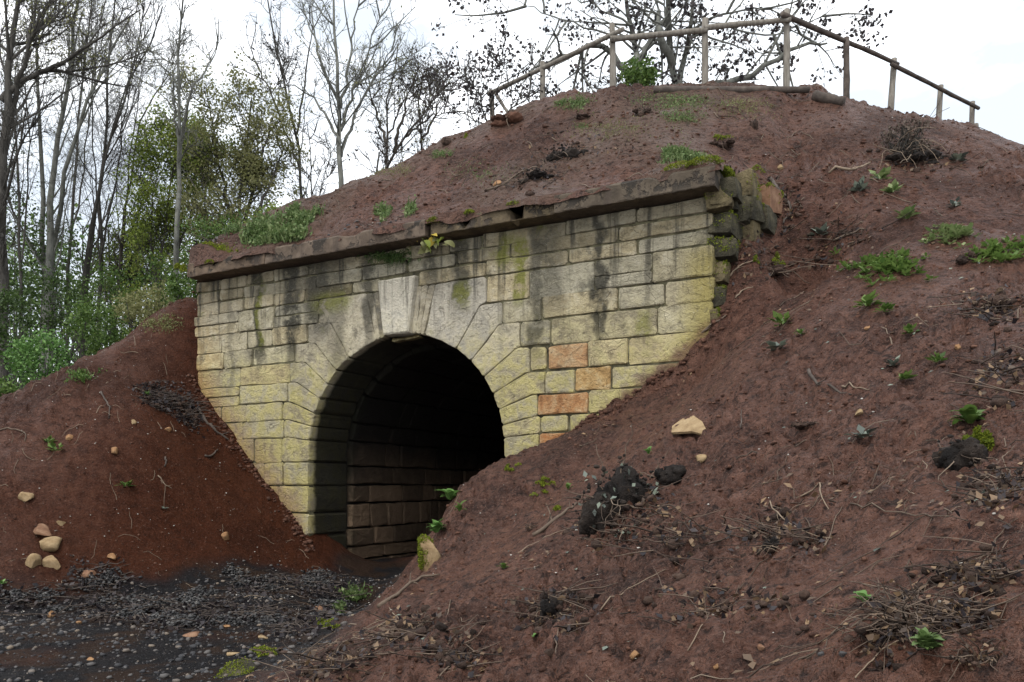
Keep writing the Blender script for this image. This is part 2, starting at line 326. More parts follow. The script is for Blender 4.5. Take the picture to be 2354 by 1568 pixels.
def tubes(mb, pts, rad, sides=5, cap=False):
    """pts (B,n,3), rad (B,n): B tapered tubes, triangles."""
    pts = np.asarray(pts, float); rad = np.asarray(rad, float)
    B, n, _ = pts.shape
    t = np.gradient(pts, axis=1); t /= np.linalg.norm(t, axis=2, keepdims=True) + 1e-9
    ref = np.where(np.abs(t[:, :1, 2:3]) > 0.8, np.array([1., 0, 0]), np.array([0, 0, 1.]))
    ref = np.broadcast_to(ref, t.shape)
    a = np.cross(t, ref); a /= np.linalg.norm(a, axis=2, keepdims=True) + 1e-9
    b = np.cross(t, a)
    th = np.arange(sides) / sides * 2 * np.pi
    ring = pts[:, :, None, :] + rad[:, :, None, None] * (np.cos(th)[None, None, :, None] * a[:, :, None, :] + np.sin(th)[None, None, :, None] * b[:, :, None, :])
    idx = np.arange(B * n * sides).reshape(B, n, sides)
    r = np.roll(idx, -1, axis=2)
    q = np.stack([idx[:, :-1], r[:, :-1], r[:, 1:], idx[:, 1:]], -1).reshape(-1, 4)
    V = ring.reshape(-1, 3); F = tri(q)
    if cap:
        c0 = pts[:, 0] ; c1 = pts[:, -1]; base = len(V)
        V = np.concatenate([V, c0, c1]); e = []
        for i in range(B):
            for j in range(sides):
                e.append((base + i, idx[i, 0, (j + 1) % sides], idx[i, 0, j])); e.append((base + B + i, idx[i, -1, j], idx[i, -1, (j + 1) % sides]))
        F = np.concatenate([F, np.array(e)])
    mb.add(V, F)
ICO_V = None
def _ico():
    p = (1 + 5 ** .5) / 2
    V = np.array([(-1, p, 0), (1, p, 0), (-1, -p, 0), (1, -p, 0), (0, -1, p), (0, 1, p), (0, -1, -p), (0, 1, -p), (p, 0, -1), (p, 0, 1), (-p, 0, -1), (-p, 0, 1)], float)
    V /= np.linalg.norm(V[0])
    F = np.array([(0, 11, 5), (0, 5, 1), (0, 1, 7), (0, 7, 10), (0, 10, 11), (1, 5, 9), (5, 11, 4), (11, 10, 2), (10, 7, 6), (7, 1, 8), (3, 9, 4), (3, 4, 2), (3, 2, 6), (3, 6, 8), (3, 8, 9), (4, 9, 5), (2, 4, 11), (6, 2, 10), (8, 6, 7), (9, 8, 1)])
    return V, F
ICO_V, ICO_F = _ico()
def subdiv(V, F):
    V = list(map(tuple, V)); mid = {}; nf = []
    def m(a, b):
        k = (min(a, b), max(a, b))
        if k not in mid:
            p = np.array(V[a]) + np.array(V[b]); p /= np.linalg.norm(p); mid[k] = len(V); V.append(tuple(p))
        return mid[k]
    for a, b, c in F:
        ab, bc, ca = m(a, b), m(b, c), m(c, a); nf += [(a, ab, ca), (b, bc, ab), (c, ca, bc), (ab, bc, ca)]
    return np.array(V), np.array(nf)
ICO2 = subdiv(ICO_V, ICO_F); ICO3 = subdiv(*ICO2)
def rotmats(n, rng):
    q = rng.normal(size=(n, 4)); q /= np.linalg.norm(q, axis=1, keepdims=True); w, x, y, z = q.T
    return np.stack([1 - 2 * (y * y + z * z), 2 * (x * y - z * w), 2 * (x * z + y * w), 2 * (x * y + z * w), 1 - 2 * (x * x + z * z), 2 * (y * z - x * w),
                     2 * (x * z - y * w), 2 * (y * z + x * w), 1 - 2 * (x * x + y * y)], 1).reshape(n, 3, 3)
def pebbles(mb, pos, size, rng, flat=0.6):
    n = len(pos)
    V = ICO_V[None] * (1 + rng.uniform(-.28, .28, (n, 12, 1)))
    V = V * np.stack([rng.uniform(.7, 1.25, n), rng.uniform(.7, 1.25, n), rng.uniform(flat * .7, flat * 1.3, n)], 1)[:, None, :]
    a = rng.uniform(0, 6.28, n); c, s = np.cos(a), np.sin(a)
    R = np.zeros((n, 3, 3)); R[:, 0, 0] = c; R[:, 0, 1] = -s; R[:, 1, 0] = s; R[:, 1, 1] = c; R[:, 2, 2] = 1
    tl = rotmats(n, rng); 
    V = np.einsum('nij,nkj->nki', R, V) * np.asarray(size)[:, None, None] + pos[:, None, :]
    F = ICO_F[None] + (np.arange(n) * 12)[:, None, None]
    mb.add(V.reshape(-1, 3), F.reshape(-1, 3))
LEAF = np.array([(0, 0, 0), (-.32, .42, .05), (0, .45, 0), (.32, .42, .05), (0, 1, -.10)], float)
LEAF_F = np.array([(0, 2, 1), (0, 3, 2), (1, 2, 4), (2, 3, 4)])
CARD = np.array([(0, 0, 0), (.33, .5, .06), (0, 1, 0), (-.33, .5, .06)], float)
CARD_F = np.array([(0, 1, 2), (0, 2, 3)])
def leaves(mb, pos, size, rng, shape='card', R=None, width=1.0):
    n = len(pos)
    if n == 0: return
    L, F = (LEAF, LEAF_F) if shape == 'leaf' else (CARD, CARD_F)
    if R is None: R = rotmats(n, rng)
    L = L * np.array([width, 1, 1])
    V = np.einsum('nij,kj->nki', R, L) * np.asarray(size).reshape(-1, 1, 1) + np.asarray(pos)[:, None, :]
    F = F[None] + (np.arange(n) * len(L))[:, None, None]
    mb.add(V.reshape(-1, 3), F.reshape(-1, 3))

# ------------------------------------------------------------------ portal frame
TH = math.atan2(FPX, 3476.0)
CT, ST = math.cos(TH), math.sin(TH)
C0 = np.array([-1.577, 11.254])          # arch axis on the facade
def to_sm(x, y):
    dx = x - C0[0]; dy = y - C0[1]
    return dx * CT - dy * ST, dx * ST + dy * CT      # s along facade to the right, m into the hill
def from_sm(s, m):
    return C0[0] + s * CT + m * ST, C0[1] - s * ST + m * CT
R_A, Z_SP = 1.665, 0.48                    # arch radius, springing height (relative to the eye)
SL, SR, Z_TOP = -4.10, 4.42, 3.35

# ------------------------------------------------------------------ terrain as two height functions
class RBF:
    def __init__(s, pts, c):
        p = np.array(pts, float); s.p = p[:, :2]; s.c = c; n = len(p)
        K = np.sqrt(((s.p[:, None] - s.p[None]) ** 2).sum(-1) + c * c) + np.eye(n) * -1e-4
        A = np.zeros((n + 3, n + 3)); A[:n, :n] = K; A[:n, n] = 1; A[:n, n + 1:] = s.p; A[n, :n] = 1; A[n + 1:, :n] = s.p.T
        s.w = np.linalg.solve(A, np.concatenate([p[:, 2], np.zeros(3)]))
    def __call__(s, x, y):
        x = np.asarray(x, float); sh = x.shape; q = np.stack([x.ravel(), np.asarray(y, float).ravel()], 1)
        out = np.empty(len(q))
        for i in range(0, len(q), 40000):
            b = q[i:i + 40000]
            K = np.sqrt(((b[:, None] - s.p[None]) ** 2).sum(-1) + s.c ** 2)
            out[i:i + 40000] = K @ s.w[:-3] + s.w[-3] + b @ s.w[-2:]
        return out.reshape(sh)
def fac(s, z, m=0.0):
    x, y = from_sm(s, m); return (x, y, z + ZO)
FP = []
def add(px, py, d): FP.append(tuple(P(px, py, d)))
# right bank, near to far
for a in ((2353, 1568, 1.75), (1800, 1568, 2.5), (1300, 1568, 3.5), (720, 1568, 4.5), (2353, 1250, 2.5), (1800, 1250, 3.9), (1400, 1300, 5.2),
          (2353, 950, 4.3), (1900, 950, 5.9), (1500, 1050, 7.2), (2353, 650, 7.0), (2030, 625, 7.9), (1720, 800, 8.15), (1250, 1150, 7.9), (1060, 1260, 7.6), (1062, 1150, 9.0), (1010, 1230, 8.7),
          (1750, 600, 9.3), (2000, 760, 6.9), (2250, 790, 5.7), (1900, 655, 8.35), (1960, 560, 9.0), (1800, 420, 10.6), (2050, 400, 10.6), (2353, 480, 9.2),
          (1807, 212, 13), (1945, 240, 13), (2040, 263, 13), (2155, 288, 12.8), (2237, 306, 12.6), (2353, 353, 12.2), (930, 1440, 5.9)): add(*a)
FP += [fac(1.6, -.14), fac(3.0, .86), fac(4.4, 1.80), fac(5.0, 2.45, .4), fac(5.25, 3.0, .9), fac(5.05, 3.75, 1.5), fac(0.9, -.50, -.2), fac(0.2, -1.24, .0), fac(.62, -.80, -.1)]
# toe of the right bank and gravel floor
for x, y in ((-2.05, 4.9), (-1.75, 6.3), (-1.50, 7.8), (-1.34, 9.0), (-1.2, 10.0)): FP.append((x, y, 0.03))
for x, y in ((-3.0, 3.2), (-3.0, 5), (-2.8, 7), (-2.7, 9), (-2.3, 10.5), (-4.5, 5), (-4.2, 7.5), (-4, 9), (-6, 7.5), (-7, 5), (-2.2, 11.2)): FP.append((x, y, 0.0))
for s, m in ((-1.0, 1.2), (0, 1.5), (0.8, 2), (-1, 4), (0.5, 4), (-1, 7), (1, 7)): FP.append(fac(s, -1.25, m))
# left bank
FP += [fac(-4.1, 1.70), fac(-2.78, .25), fac(-1.78, -.72), fac(-1.35, -1.12), fac(-3.5, 1.02)]
for a in ((455, 700, 14), (380, 745, 13.6), (220, 835, 12.9), (0, 945, 12), (300, 1000, 11.3), (150, 1150, 10.4), (0, 1200, 9.9), (420, 1200, 10.9), (550, 1270, 11.0), (420, 1365, 9.6), (100, 1375, 9.2), (640, 1310, 11.1)): add(*a)
# behind the left crest and beyond the top
FP += [(-8.3, 15, 2.1), (-10.5, 12.5, 1.5), (-7, 17, 2.6), (-11, 9, .8), (-10, 19, 2.2), (-5, 19, 2.6)]
FP += [(4.5, 16, 7.75), (7.5, 15.5, 7.2), (10.5, 13, 5.5), (9, 8, 3.6), (6, 4, 1.8), (4, 0.5, 1.0), (6, 20, 7.2), (11, 18, 6.2), (0, 0, -.22), (-2, -1, -.1), (2, -1, .25)]
F_r = RBF(FP, 0.55)
def F0(x, y):
    x = np.asarray(x, float); y = np.asarray(y, float)
    z = F_r(x, y)
    r = np.hypot(x - 0.0, y - 9.0)
    far = 2.4 + 1.0 * np.sin(x * .05) + 0.02 * np.clip(y - 20, 0, 200)
    w = sm(13, 22, r); z = z * (1 - w) + far * w
    s, m = to_sm(x, y)
    tun = sm(2.0, 1.7, np.abs(s)) * sm(.25, 1.3, m) * sm(9, 8, m)
    z = z * (1 - tun) + np.minimum(z, 0.05) * tun
    under = sm(5.0, 4.2, np.abs(s)) * sm(.3, .9, m) * sm(4.5, 3.5, m)       # keep the lower sheet under the mound
    return np.where(under > 0, np.minimum(z, z * (1 - under) + 4.4 * under), z)
MP = []
for s in np.linspace(-4.12, 4.5, 11): MP.append((s, -.26, 3.60 + ZO + (.05 if s < -3 else 0)))
def addM(px, py, d):
    q = P(px, py, d); s, m = to_sm(q[0], q[1]); MP.append((s, m, q[2]))
for a in ((1620, 207, 13), (1408, 212, 13), (1247, 240, 13.2), (1127, 288, 13.4), (1040, 320, 13.5), (930, 380, 13.7), (780, 450, 13.9), (700, 480, 13.8), (560, 552, 13.6), (1807, 212, 13.0), (1720, 290, 11.6),
          (1500, 320, 11.2), (1250, 370, 11.6), (1000, 440, 12.1)): addM(*a)
MP += [(-4.75, .15, 3.5), (-5.2, .7, 3.4), (-5.5, 3, 3.9), (-6, 6, 3.6), (-3.5, 6, 5.0), (-1, 6, 7.1), (2, 6, 7.7), (-3, 10, 4.5), (3, 10, 7.3), (4.75, .6, 3.62 + ZO)]
for s, m in ((5.15, 1.3), (5.2, 2.2), (5.3, 3.5), (5.9, 1.5), (6.1, 3), (6.4, 5), (5.2, 5.2), (6.3, 7)):
    x, y = from_sm(s, m); MP.append((s, m, float(F0(x, y)) - .02))
M_r = RBF(MP, 0.5)
def M0(x, y):
    x = np.asarray(x, float); y = np.asarray(y, float); s, m = to_sm(x, y); z = M_r(s, m)
    w = np.clip((s - 4.55) / (.10 + .55 * sm(.4, 1.4, m)), 0, 1); w = w * w * (3 - 2 * w); f = F0(x, y) if np.any(w > 0) else 0
    return z * (1 - w) + (f - .10 * sm(.5, 1, w)) * w
def detail(x, y, gr=0.0, amp=1.0):
    """clods, crumbs and rain-washed ripples"""
    wx = x + .15 * fbm(x * 1.5, y * 1.5, 40, 2); wy = y + .15 * fbm(x * 1.5, y * 1.5, 44, 2)
    d = .16 * fbm(x * .55, y * .55, 3, 3) + .11 * fbm(wx * 2.2, wy * 2.2, 9, 3)
    b = (.5 - np.abs(vn(wx * 5, wy * 6, 21))) * .13 + (.5 - np.abs(vn(wx * 12, wy * 14, 22))) * .085 + np.abs(vn(wx * 27, wy * 29, 23)) * .055 - .10
    ro = .30 + 1.0 * sm(-.22, .30, fbm(x * .75 + 3, y * .75, 55, 3))
    rill = .09 * np.abs(vn(wx * .9 + 2, wy * 3.4 - .8 * wx, 57)) + .05 * np.abs(vn(wx * 1.6, wy * 7.5 - 1.5 * wx, 58)) - .035
    return (d * .85 - b * 1.25 * ro - rill + .03) * amp * (1 - .72 * gr)
def gravmask(x, y, z):
    n = fbm(x * 1.3, y * 1.3, 60, 4) * .28
    return sm(.40, .12, z - n + .1) * sm(-1.0, -1.5, x + n * .6) * sm(-9.5, -8.5, x) * sm(20, 14, y)
def redmask(x, y):
    return sm(-1.3, -2.0, x) * (0.35 + .65 * sm(-8.0, -4.6, x + .8 * fbm(x, y, 70, 3))) + .35 * sm(1.5, 3.5, x) * sm(6, 8.5, y) * sm(13.5, 10.5, y)
def calm(x, y):   # the smooth slumped clay on the left bank
    return sm(-6.6, -5.2, x) * sm(-1.6, -2.4, x)
def Fz(x, y):
    z = F0(x, y); g = gravmask(x, y, z); r = np.hypot(x, y)
    return z + detail(x, y, g, (1 - .6 * calm(x, y)) * sm(.3, 2.2, r))
def Mz(x, y):
    s, m = to_sm(x, y)
    return M0(x, y) + detail(x, y, 0, .75 * sm(-.35, .3, m) + .25)
def mdom(x, y):
    s, m = to_sm(x, y); return (m > -.24) & (s > -5.4) & (s < 6.6) & (m < 12) & ((s < 4.55) | (m > .45)) & ((s > -4.2) | (m > .1))
_D = np.concatenate([np.linspace(1.0, 6, 70), np.linspace(6.1, 17, 110)])
def hit(px, py):
    """the spot of ground that shows at a given place in the photograph"""
    u = (px - HX) / FPX; v = (HY - py) / FPX
    def first(D, f, m):
        X = u * D; g = np.where(mdom(X, D) & (v * D > 3.2), np.maximum(f(X, D), m(X, D)), f(X, D)); k = np.nonzero(g >= v * D + ZO)[0]
        return (k[0] if len(k) else int(np.argmin(np.abs(g - v * D - ZO)))), g
    i, g = first(_D, F0, M0)
    D = np.linspace(max(.9, _D[i] - .7), _D[i] + .5, 70); i, g = first(D, Fz, Mz)
    return np.array([u * D[i], D[i], g[i]])
def ground(x, y):
    x = np.asarray(x, float); y = np.asarray(y, float)
    return np.where(mdom(x, y), np.maximum(Fz(x, y), Mz(x, y)), Fz(x, y))
def gnormal(x, y, e=.12):
    dx = (ground(x + e, y) - ground(x - e, y)) / (2 * e); dy = (ground(x, y + e) - ground(x, y - e)) / (2 * e)
    n = np.stack([-dx, -dy, np.ones_like(dx)], -1); return n / np.linalg.norm(n, axis=-1, keepdims=True)

def grid_faces(nr, nc):
    i = np.arange(nr * nc).reshape(nr, nc)
    return np.stack([i[:-1, :-1], i[:-1, 1:], i[1:, 1:], i[1:, :-1]], -1).reshape(-1, 4)
# the ground: one sheet from under the viewer's feet to the horizon
ang = np.radians(np.concatenate([np.linspace(-100, -38, 40)[:-1], np.linspace(-38, 38, 500), np.linspace(38, 100, 40)[1:]]))
rad = np.concatenate([np.geomspace(.45, 19, 520), np.geomspace(19.6, 600, 46)])
A_, R_ = np.meshgrid(ang, rad)
X, Y = R_ * np.sin(A_), R_ * np.cos(A_)
Z = Fz(X, Y)
wd = sm(-6.5, -8.5, X + .3 * Y - 3.2 + fbm(X * .8, Y * .8, 90, 3)) * sm(12.5, 15, Y) + sm(19, 24, R_)
g_ = obj('ground', np.stack([X, Y, Z], -1).reshape(-1, 3), grid_faces(*X.shape)[:, ::-1], 'soil',
         attrs={'tan': .35 * sm(10, 13, Y) * sm(0, 3, X), 'red': np.clip(redmask(X, Y), 0, 1), 'grav': gravmask(X, Y, F0(X, Y)), 'wood': np.clip(wd, 0, 1)})
tag(g_, kind='structure')
# the earth heaped over the vault
s_ = np.linspace(-6.6, 6.8, 330); m_ = np.concatenate([np.linspace(-.30, 4.2, 150), np.linspace(4.25, 12, 40)])
S_, M_ = np.meshgrid(s_, m_)
M_ = M_ + np.where(M_ < -.1, 0.11 * fbm(S_ * 2.2, M_ * 0 + 1.5, 33, 4), 0)
X, Y = from_sm(S_, M_); Z = Mz(X, Y)
lip = M_r(S_, M_ * 0 - .26) - .06 + .07 * fbm(S_ * 3, S_ * 0, 35, 3)
Z[0] = np.minimum(Z[0], 3.52 + ZO) - .09 * np.clip(fbm(S_[0] * 3.0, S_[0] * 0 + 4, 37, 4), 0, 1)
Fq = grid_faces(*X.shape); sc = S_.ravel()[Fq].mean(1); mc = M_.ravel()[Fq].mean(1); dz = (Z - F0(X, Y)).ravel()[Fq].max(1)
zcen = Z.ravel()[Fq].mean(1)
keep = ~((sc < -3.98) & (mc < -.1)) & ~((sc < -4.06) & (mc < 1.3) & (zcen < 3.30 + ZO)) & ((sc < 4.58) | (mc > .45)) & ((sc > -4.22) | (mc > .15)) & ((dz > -.35) | (np.abs(sc) < 4.2))
g2 = obj('earth_mound', np.stack([X, Y, Z], -1).reshape(-1, 3), Fq[keep], 'soil',
         attrs={'tan': np.clip(.68 + 1.5 * fbm(X * .9, Y * .9, 71, 3), 0, 1) * sm(5.2, 3.8, S_), 'red': .12 + 0 * Z, 'grav': 0 * Z, 'wood': 0 * Z})
tag(g2, kind='structure')

# ------------------------------------------------------------------ stone portal
rs = random.Random(11)
portal = tag(empty('stone_portal', (C0[0], C0[1], ZO), -TH), 'weathered pale ashlar wall with a round arched opening, dug into the earth mound', 'portal')
def poly_ring(poly, gap, rng, seg=.17, jit=.006, ch=.022):
    p = np.array(poly, float); c = p.mean(0); n = len(p); q = []
    for i in range(n):                       # move every corner inwards by the joint width
        a, b, d = p[i - 1], p[i], p[(i + 1) % n]
        e1 = (b - a) / (np.linalg.norm(b - a) + 1e-9); e2 = (d - b) / (np.linalg.norm(d - b) + 1e-9)
        n1 = np.array([-e1[1], e1[0]]); n2 = np.array([-e2[1], e2[0]])
        bi = n1 + n2; L = np.linalg.norm(bi)
        q.append(b + (bi / L * min(gap / max(L / 2, .45), gap * 2) if L > 1e-6 else 0))
    out = []
    for i in range(n):
        a, b = q[i], q[(i + 1) % n]; L = np.linalg.norm(b - a)
        if L < .03: out.append(a); continue
        t = min(ch * rng.uniform(.5, 1.7) / L, .3)
        k = max(1, int(round(L / seg)))
        for j in range(k + 1):
            f = t + (1 - 2 * t) * j / k
            out.append(a + (b - a) * f + np.array([rng.uniform(-jit, jit), rng.uniform(-jit, jit)]))
    return np.array(out)
def stone(poly, parent, mat, rng, gap=.009, proud=.03, back=.16, name='stone', fmap=None, tint=(1, 1, 1), rough=.0035, seg=.17, jit=.006):
    o = poly_ring(poly, gap, rng, seg, jit); n = len(o); c = o.mean(0)
    def inset(k): 
        v = c - o; L = np.linalg.norm(v, axis=1, keepdims=True); return o + v / L * np.minimum(k, L * .6)
    tilt = np.array([rng.uniform(-.02, .02), rng.uniform(-.02, .02)])
    rings = [(o, np.full(n, back)), (o, np.array([rng.uniform(.004, .016) for _ in range(n)])),
             (inset(.009), np.array([-proud * .8 + rng.uniform(-rough, rough) for _ in range(n)])),
             (inset(.034), np.array([-proud + rng.uniform(-rough, rough) for _ in range(n)])),
             (o + (c - o) * .62, np.array([-proud + rng.uniform(-rough, rough) for _ in range(n)]))]
    V = []
    for k, (r, y) in enumerate(rings):
        if k > 1: y = y + (r - c) @ tilt
        V += [(a, yy, b) for (a, b), yy in zip(r, y)]
    V.append((c[0], -proud + rng.uniform(-rough, rough), c[1]))
    F = []
    for k in range(len(rings) - 1):
        for i in range(n):
            j = (i + 1) % n; F.append((k * n + i, k * n + j, (k + 1) * n + j, (k + 1) * n + i))
    b = (len(rings) - 1) * n
    for i in range(n): F.append((b + i, b + (i + 1) % n, len(V) - 1))
    if fmap: V = [fmap(*v) for v in V]
    ob = obj(name, V, F, mat, parent, smooth=False); ob.color = (*tint, 1); return ob
ZL = [-1.45, -1.1, -.76, -.41, .007, .365, .749, 1.018, 1.286, 1.588, 1.888, 2.167, 2.447, 2.79]
ZR = [-1.45, -.9, -.45, 0.0, .36, .676, .90, 1.178, 1.472, 1.80, 2.138, 2.427, 2.79]
ZU = [2.79, 2.98, 3.17, Z_TOP]
def ground_line(s): 
    x, y = from_sm(s, -.05); return float(F0(x, y)) - ZO
def vary():
    g = rs.uniform(.82, 1.15); w = rs.uniform(-.05, .05)
    return (g * (1 + w), g, g * (1 - w * 1.6))
SPECIAL = [(2.55, 1.63, (1.02, .66, .46)), (2.62, 1.03, (.95, .54, .36)), (2.95, 1.32, (1.06, .76, .48)), (2.3, .55, (1.0, .48, .28)), (-1.75, 2.62, (.25, .25, .23)), (-2.05, 2.5, (.22, .22, .21)), (-1.55, 2.9, (.45, .42, .33))]
def tint_for(s0, s1, z0, z1):
    for a, b, t in SPECIAL:
        if s0 < a < s1 and z0 < b < z1: return t
    return vary()
PHI = {-1: {}, 1: {}}
def voussoirs(side, ZS):
    """ring stones: radial joints that step out into the courses"""
    ends = {}
    zj = [z for z in ZS if z > Z_SP + .12]
    prev_phi = 0.0; prevz = max(z for z in ZS if z <= Z_SP + .12)
    joints = [(0.0, prevz)]
    ext = np.linspace(.46, .72, len(zj))
    for e, z in zip(ext, zj):
        sp = min((z - Z_SP) / (R_A + e), .97); joints.append((math.asin(sp), z))
    # last one is replaced so the ring closes on the keystone
    PHI[side]['top'] = joints[-1][0]
    for (p0, z0), (p1, z1) in zip(joints[:-1], joints[1:]):
        i0 = (R_A * math.cos(p0), Z_SP + R_A * math.sin(p0)); i1 = (R_A * math.cos(p1), Z_SP + R_A * math.sin(p1))
        pm = (p0 + p1) / 2; im = (R_A * math.cos(pm), Z_SP + R_A * math.sin(pm))
        U = ((z1 - Z_SP) / math.tan(p1) if p1 > 0 else R_A, z1)
        Lw = ((z0 - Z_SP) / math.tan(p0), z0) if p0 > .02 else (R_A + .40, z0)
        se = max(U[0], Lw[0]) + rs.uniform(.03, .22)
        if p0 <= .02: poly = [(R_A, z0), (se, z0), (se, z1), U, i1, im]
        else: poly = [i0, Lw, (se, z0), (se, z1), U, i1, im]
        poly = [q for k, q in enumerate(poly) if np.hypot(q[0] - poly[k - 1][0], q[1] - poly[k - 1][1]) > .03]
        if side < 0: poly = [(-a, b) for a, b in reversed(poly)]
        g = rs.uniform(.95, 1.2) if z0 > 1.3 else rs.uniform(.85, 1.05)
        grey = sm(1.0, 2.2, z0)
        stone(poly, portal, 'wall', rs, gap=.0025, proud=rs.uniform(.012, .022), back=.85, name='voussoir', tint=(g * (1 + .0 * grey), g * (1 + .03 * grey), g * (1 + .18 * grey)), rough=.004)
        ends[(z0, z1)] = se
    return ends
endL = voussoirs(-1, ZL); endR = voussoirs(1, ZR)
# the stones between the ring and the keystone
for side, n in ((-1, 2), (1, 3)):
    p0 = PHI[side]['top']; kp = math.radians(83.2 if side > 0 else 81.0)
    for i in range(n):
        a0 = p0 + (kp - p0) * i / n; a1 = p0 + (kp - p0) * (i + 1) / n
        zt = 2.79
        q = lambda a: (zt - Z_SP) / math.tan(a)
        poly = [(R_A * math.cos(a0), Z_SP + R_A * math.sin(a0)), (q(a0), zt), (q(a1), zt), (R_A * math.cos(a1), Z_SP + R_A * math.sin(a1))]
        if side < 0: poly = [(-a, b) for a, b in reversed(poly)]
        g = rs.uniform(.95, 1.15)
        if side < 0 and i == n - 1: g = .38
        stone(poly, portal, 'wall', rs, gap=.002, proud=.018, back=.85, name='voussoir', tint=(g, g * 1.02, g * 1.15))
kz = Z_SP + R_A
ks = stone([(-.255, kz - .015), (.20, kz - .025), (.325, 2.93), (-.345, 2.93)], portal, 'wall', rs, gap=.004, proud=.10, back=.8, name='keystone', tint=(1.42, 1.48, 1.70), rough=.004)
ks['label'] = 'pale grey wedge keystone standing proud at the crown of the arch'
# coursed blocks left and right of the ring, and the jamb below the springing
CUTS = {(1, 1.472): [2.30, 2.86, 3.38], (1, 1.178): [2.02, 2.68, 3.16], (1, .90): [2.28, 2.86], (1, .676): [2.6], (1, 1.80): [2.35, 3.0, 3.75]}
def course(side, z0, z1, start, stop, wmin=.40, wmax=1.10):
    a = start; cuts = CUTS.get((side, z0))
    if cuts: edges = [start] + [c for c in cuts if start + .15 < c < stop - .15] + [stop]
    else:
        edges = [a]
        while stop - a > wmax + wmin:
            a += rs.uniform(wmin, wmax); edges.append(a)
        if stop - a > wmax: edges.append((a + stop) / 2)
        edges.append(stop)
    for e0, e1 in zip(edges[:-1], edges[1:]):
        s0, s1 = (e0, e1) if side > 0 else (-e1, -e0)
        zmax = max(z0, z1)
        if zmax < min(ground_line(s0), ground_line(s1)) - .25: continue
        j = lambda: rs.uniform(-.012, .012)
        if rs.random() < .13 and z1 - z0 > .27 and not cuts:       # a course split in two thin ones
            zm = z0 + (z1 - z0) * rs.uniform(.42, .58)
            stone([(s0, z0), (s1, z0), (s1, zm), (s0, zm)], portal, 'wall', rs, gap=rs.choice((.001, .002, .004, .012)), proud=rs.uniform(.003, .034), tint=vary())
            stone([(s0, zm), (s1, zm), (s1, z1), (s0, z1)], portal, 'wall', rs, gap=rs.choice((.001, .002, .004, .012)), proud=rs.uniform(.003, .034), tint=vary())
            continue
        quoin = s1 > SR - .05
        stone([(s0, z0 + j()), (s1, z0 + j()), (s1, z1 + j()), (s0, z1 + j())], portal, 'wall', rs, gap=rs.choice((.001, .002, .004, .012)), proud=rs.uniform(.003, .034),
              back=.45 if quoin else .16, tint=tint_for(s0, s1, z0, z1), rough=.0035)
for side, ZS, ends, lim in ((-1, ZL, endL, -SL), (1, ZR, endR, SR)):
    for z0, z1 in zip(ZS[:-1], ZS[1:]):
        if (z0, z1) in ends: st = ends[(z0, z1)]
        elif z1 <= Z_SP + .13:
            w = rs.uniform(.5, .75)                 # jamb block, its reveal is the inside of the opening
            s0, s1 = (R_A, R_A + w) if side > 0 else (-R_A - w, -R_A)
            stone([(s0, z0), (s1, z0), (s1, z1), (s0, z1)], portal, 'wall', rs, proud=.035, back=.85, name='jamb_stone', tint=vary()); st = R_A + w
        else: st = R_A + .5
        course(side, z0, z1, st, lim + rs.uniform(-.05, .05))
for z0, z1 in zip(ZU[:-1], ZU[1:]):
    if z0 < 2.95:
        course(-1, z0, z1, .345, -SL, .35, .95); course(1, z0, z1, .33, SR, .5, 1.4)
    else: 
        course(1, z0, z1, rs.uniform(-.2, .2) + .1, SR, .5, 1.5); course(-1, z0, z1, -.1, -SL, .35, .95)
# fill between -0.1 and .1 in the top courses is mortar and rubble
def npoly(name, outline, y0, y1, mat, parent):
    n = len(outline); V = [(a, y0, b) for a, b in outline] + [(a, y1, b) for a, b in outline]
    F = [list(range(n)), list(range(2 * n - 1, n - 1, -1))] + [(i, n + i, n + (i + 1) % n, (i + 1) % n) for i in range(n)]
    return obj(name, V, F, mat, parent, smooth=False)
arc = [(R_A * math.cos(a) * 1.012, Z_SP + R_A * math.sin(a) * 1.012) for a in np.linspace(0, math.pi / 2, 14)]
right_half = [(R_A * 1.012, -1.5), (SR - .06, -1.5), (SR - .06, Z_TOP - .01), (0, Z_TOP - .01)] + arc[::-1]
npoly('mortar_bed', right_half, .005, .10, 'mortar', portal)
npoly('mortar_bed', [(-a, b) for a, b in reversed(right_half[:])] if False else [(-(a if a < SR - .1 else -SL - .06), b) for a, b in reversed(right_half)], .005, .10, 'mortar', portal)
for half in (right_half, [(-(a if a < SR - .1 else -SL - .06), b) for a, b in reversed(right_half)]):
    npoly('wall_core', [(a * (1.02 if abs(a) < 1.8 else 1), b) for a, b in half], .102, .84, 'darkcore', portal)
# small lintel chip wedged under the crown
stone([(-.16, kz - .10), (.30, kz - .07), (.30, kz - .03), (-.16, kz - .05)], portal, 'wall', rs, gap=.002, proud=-.05, back=.3, name='wedge_stone', tint=(.35, .32, .26))
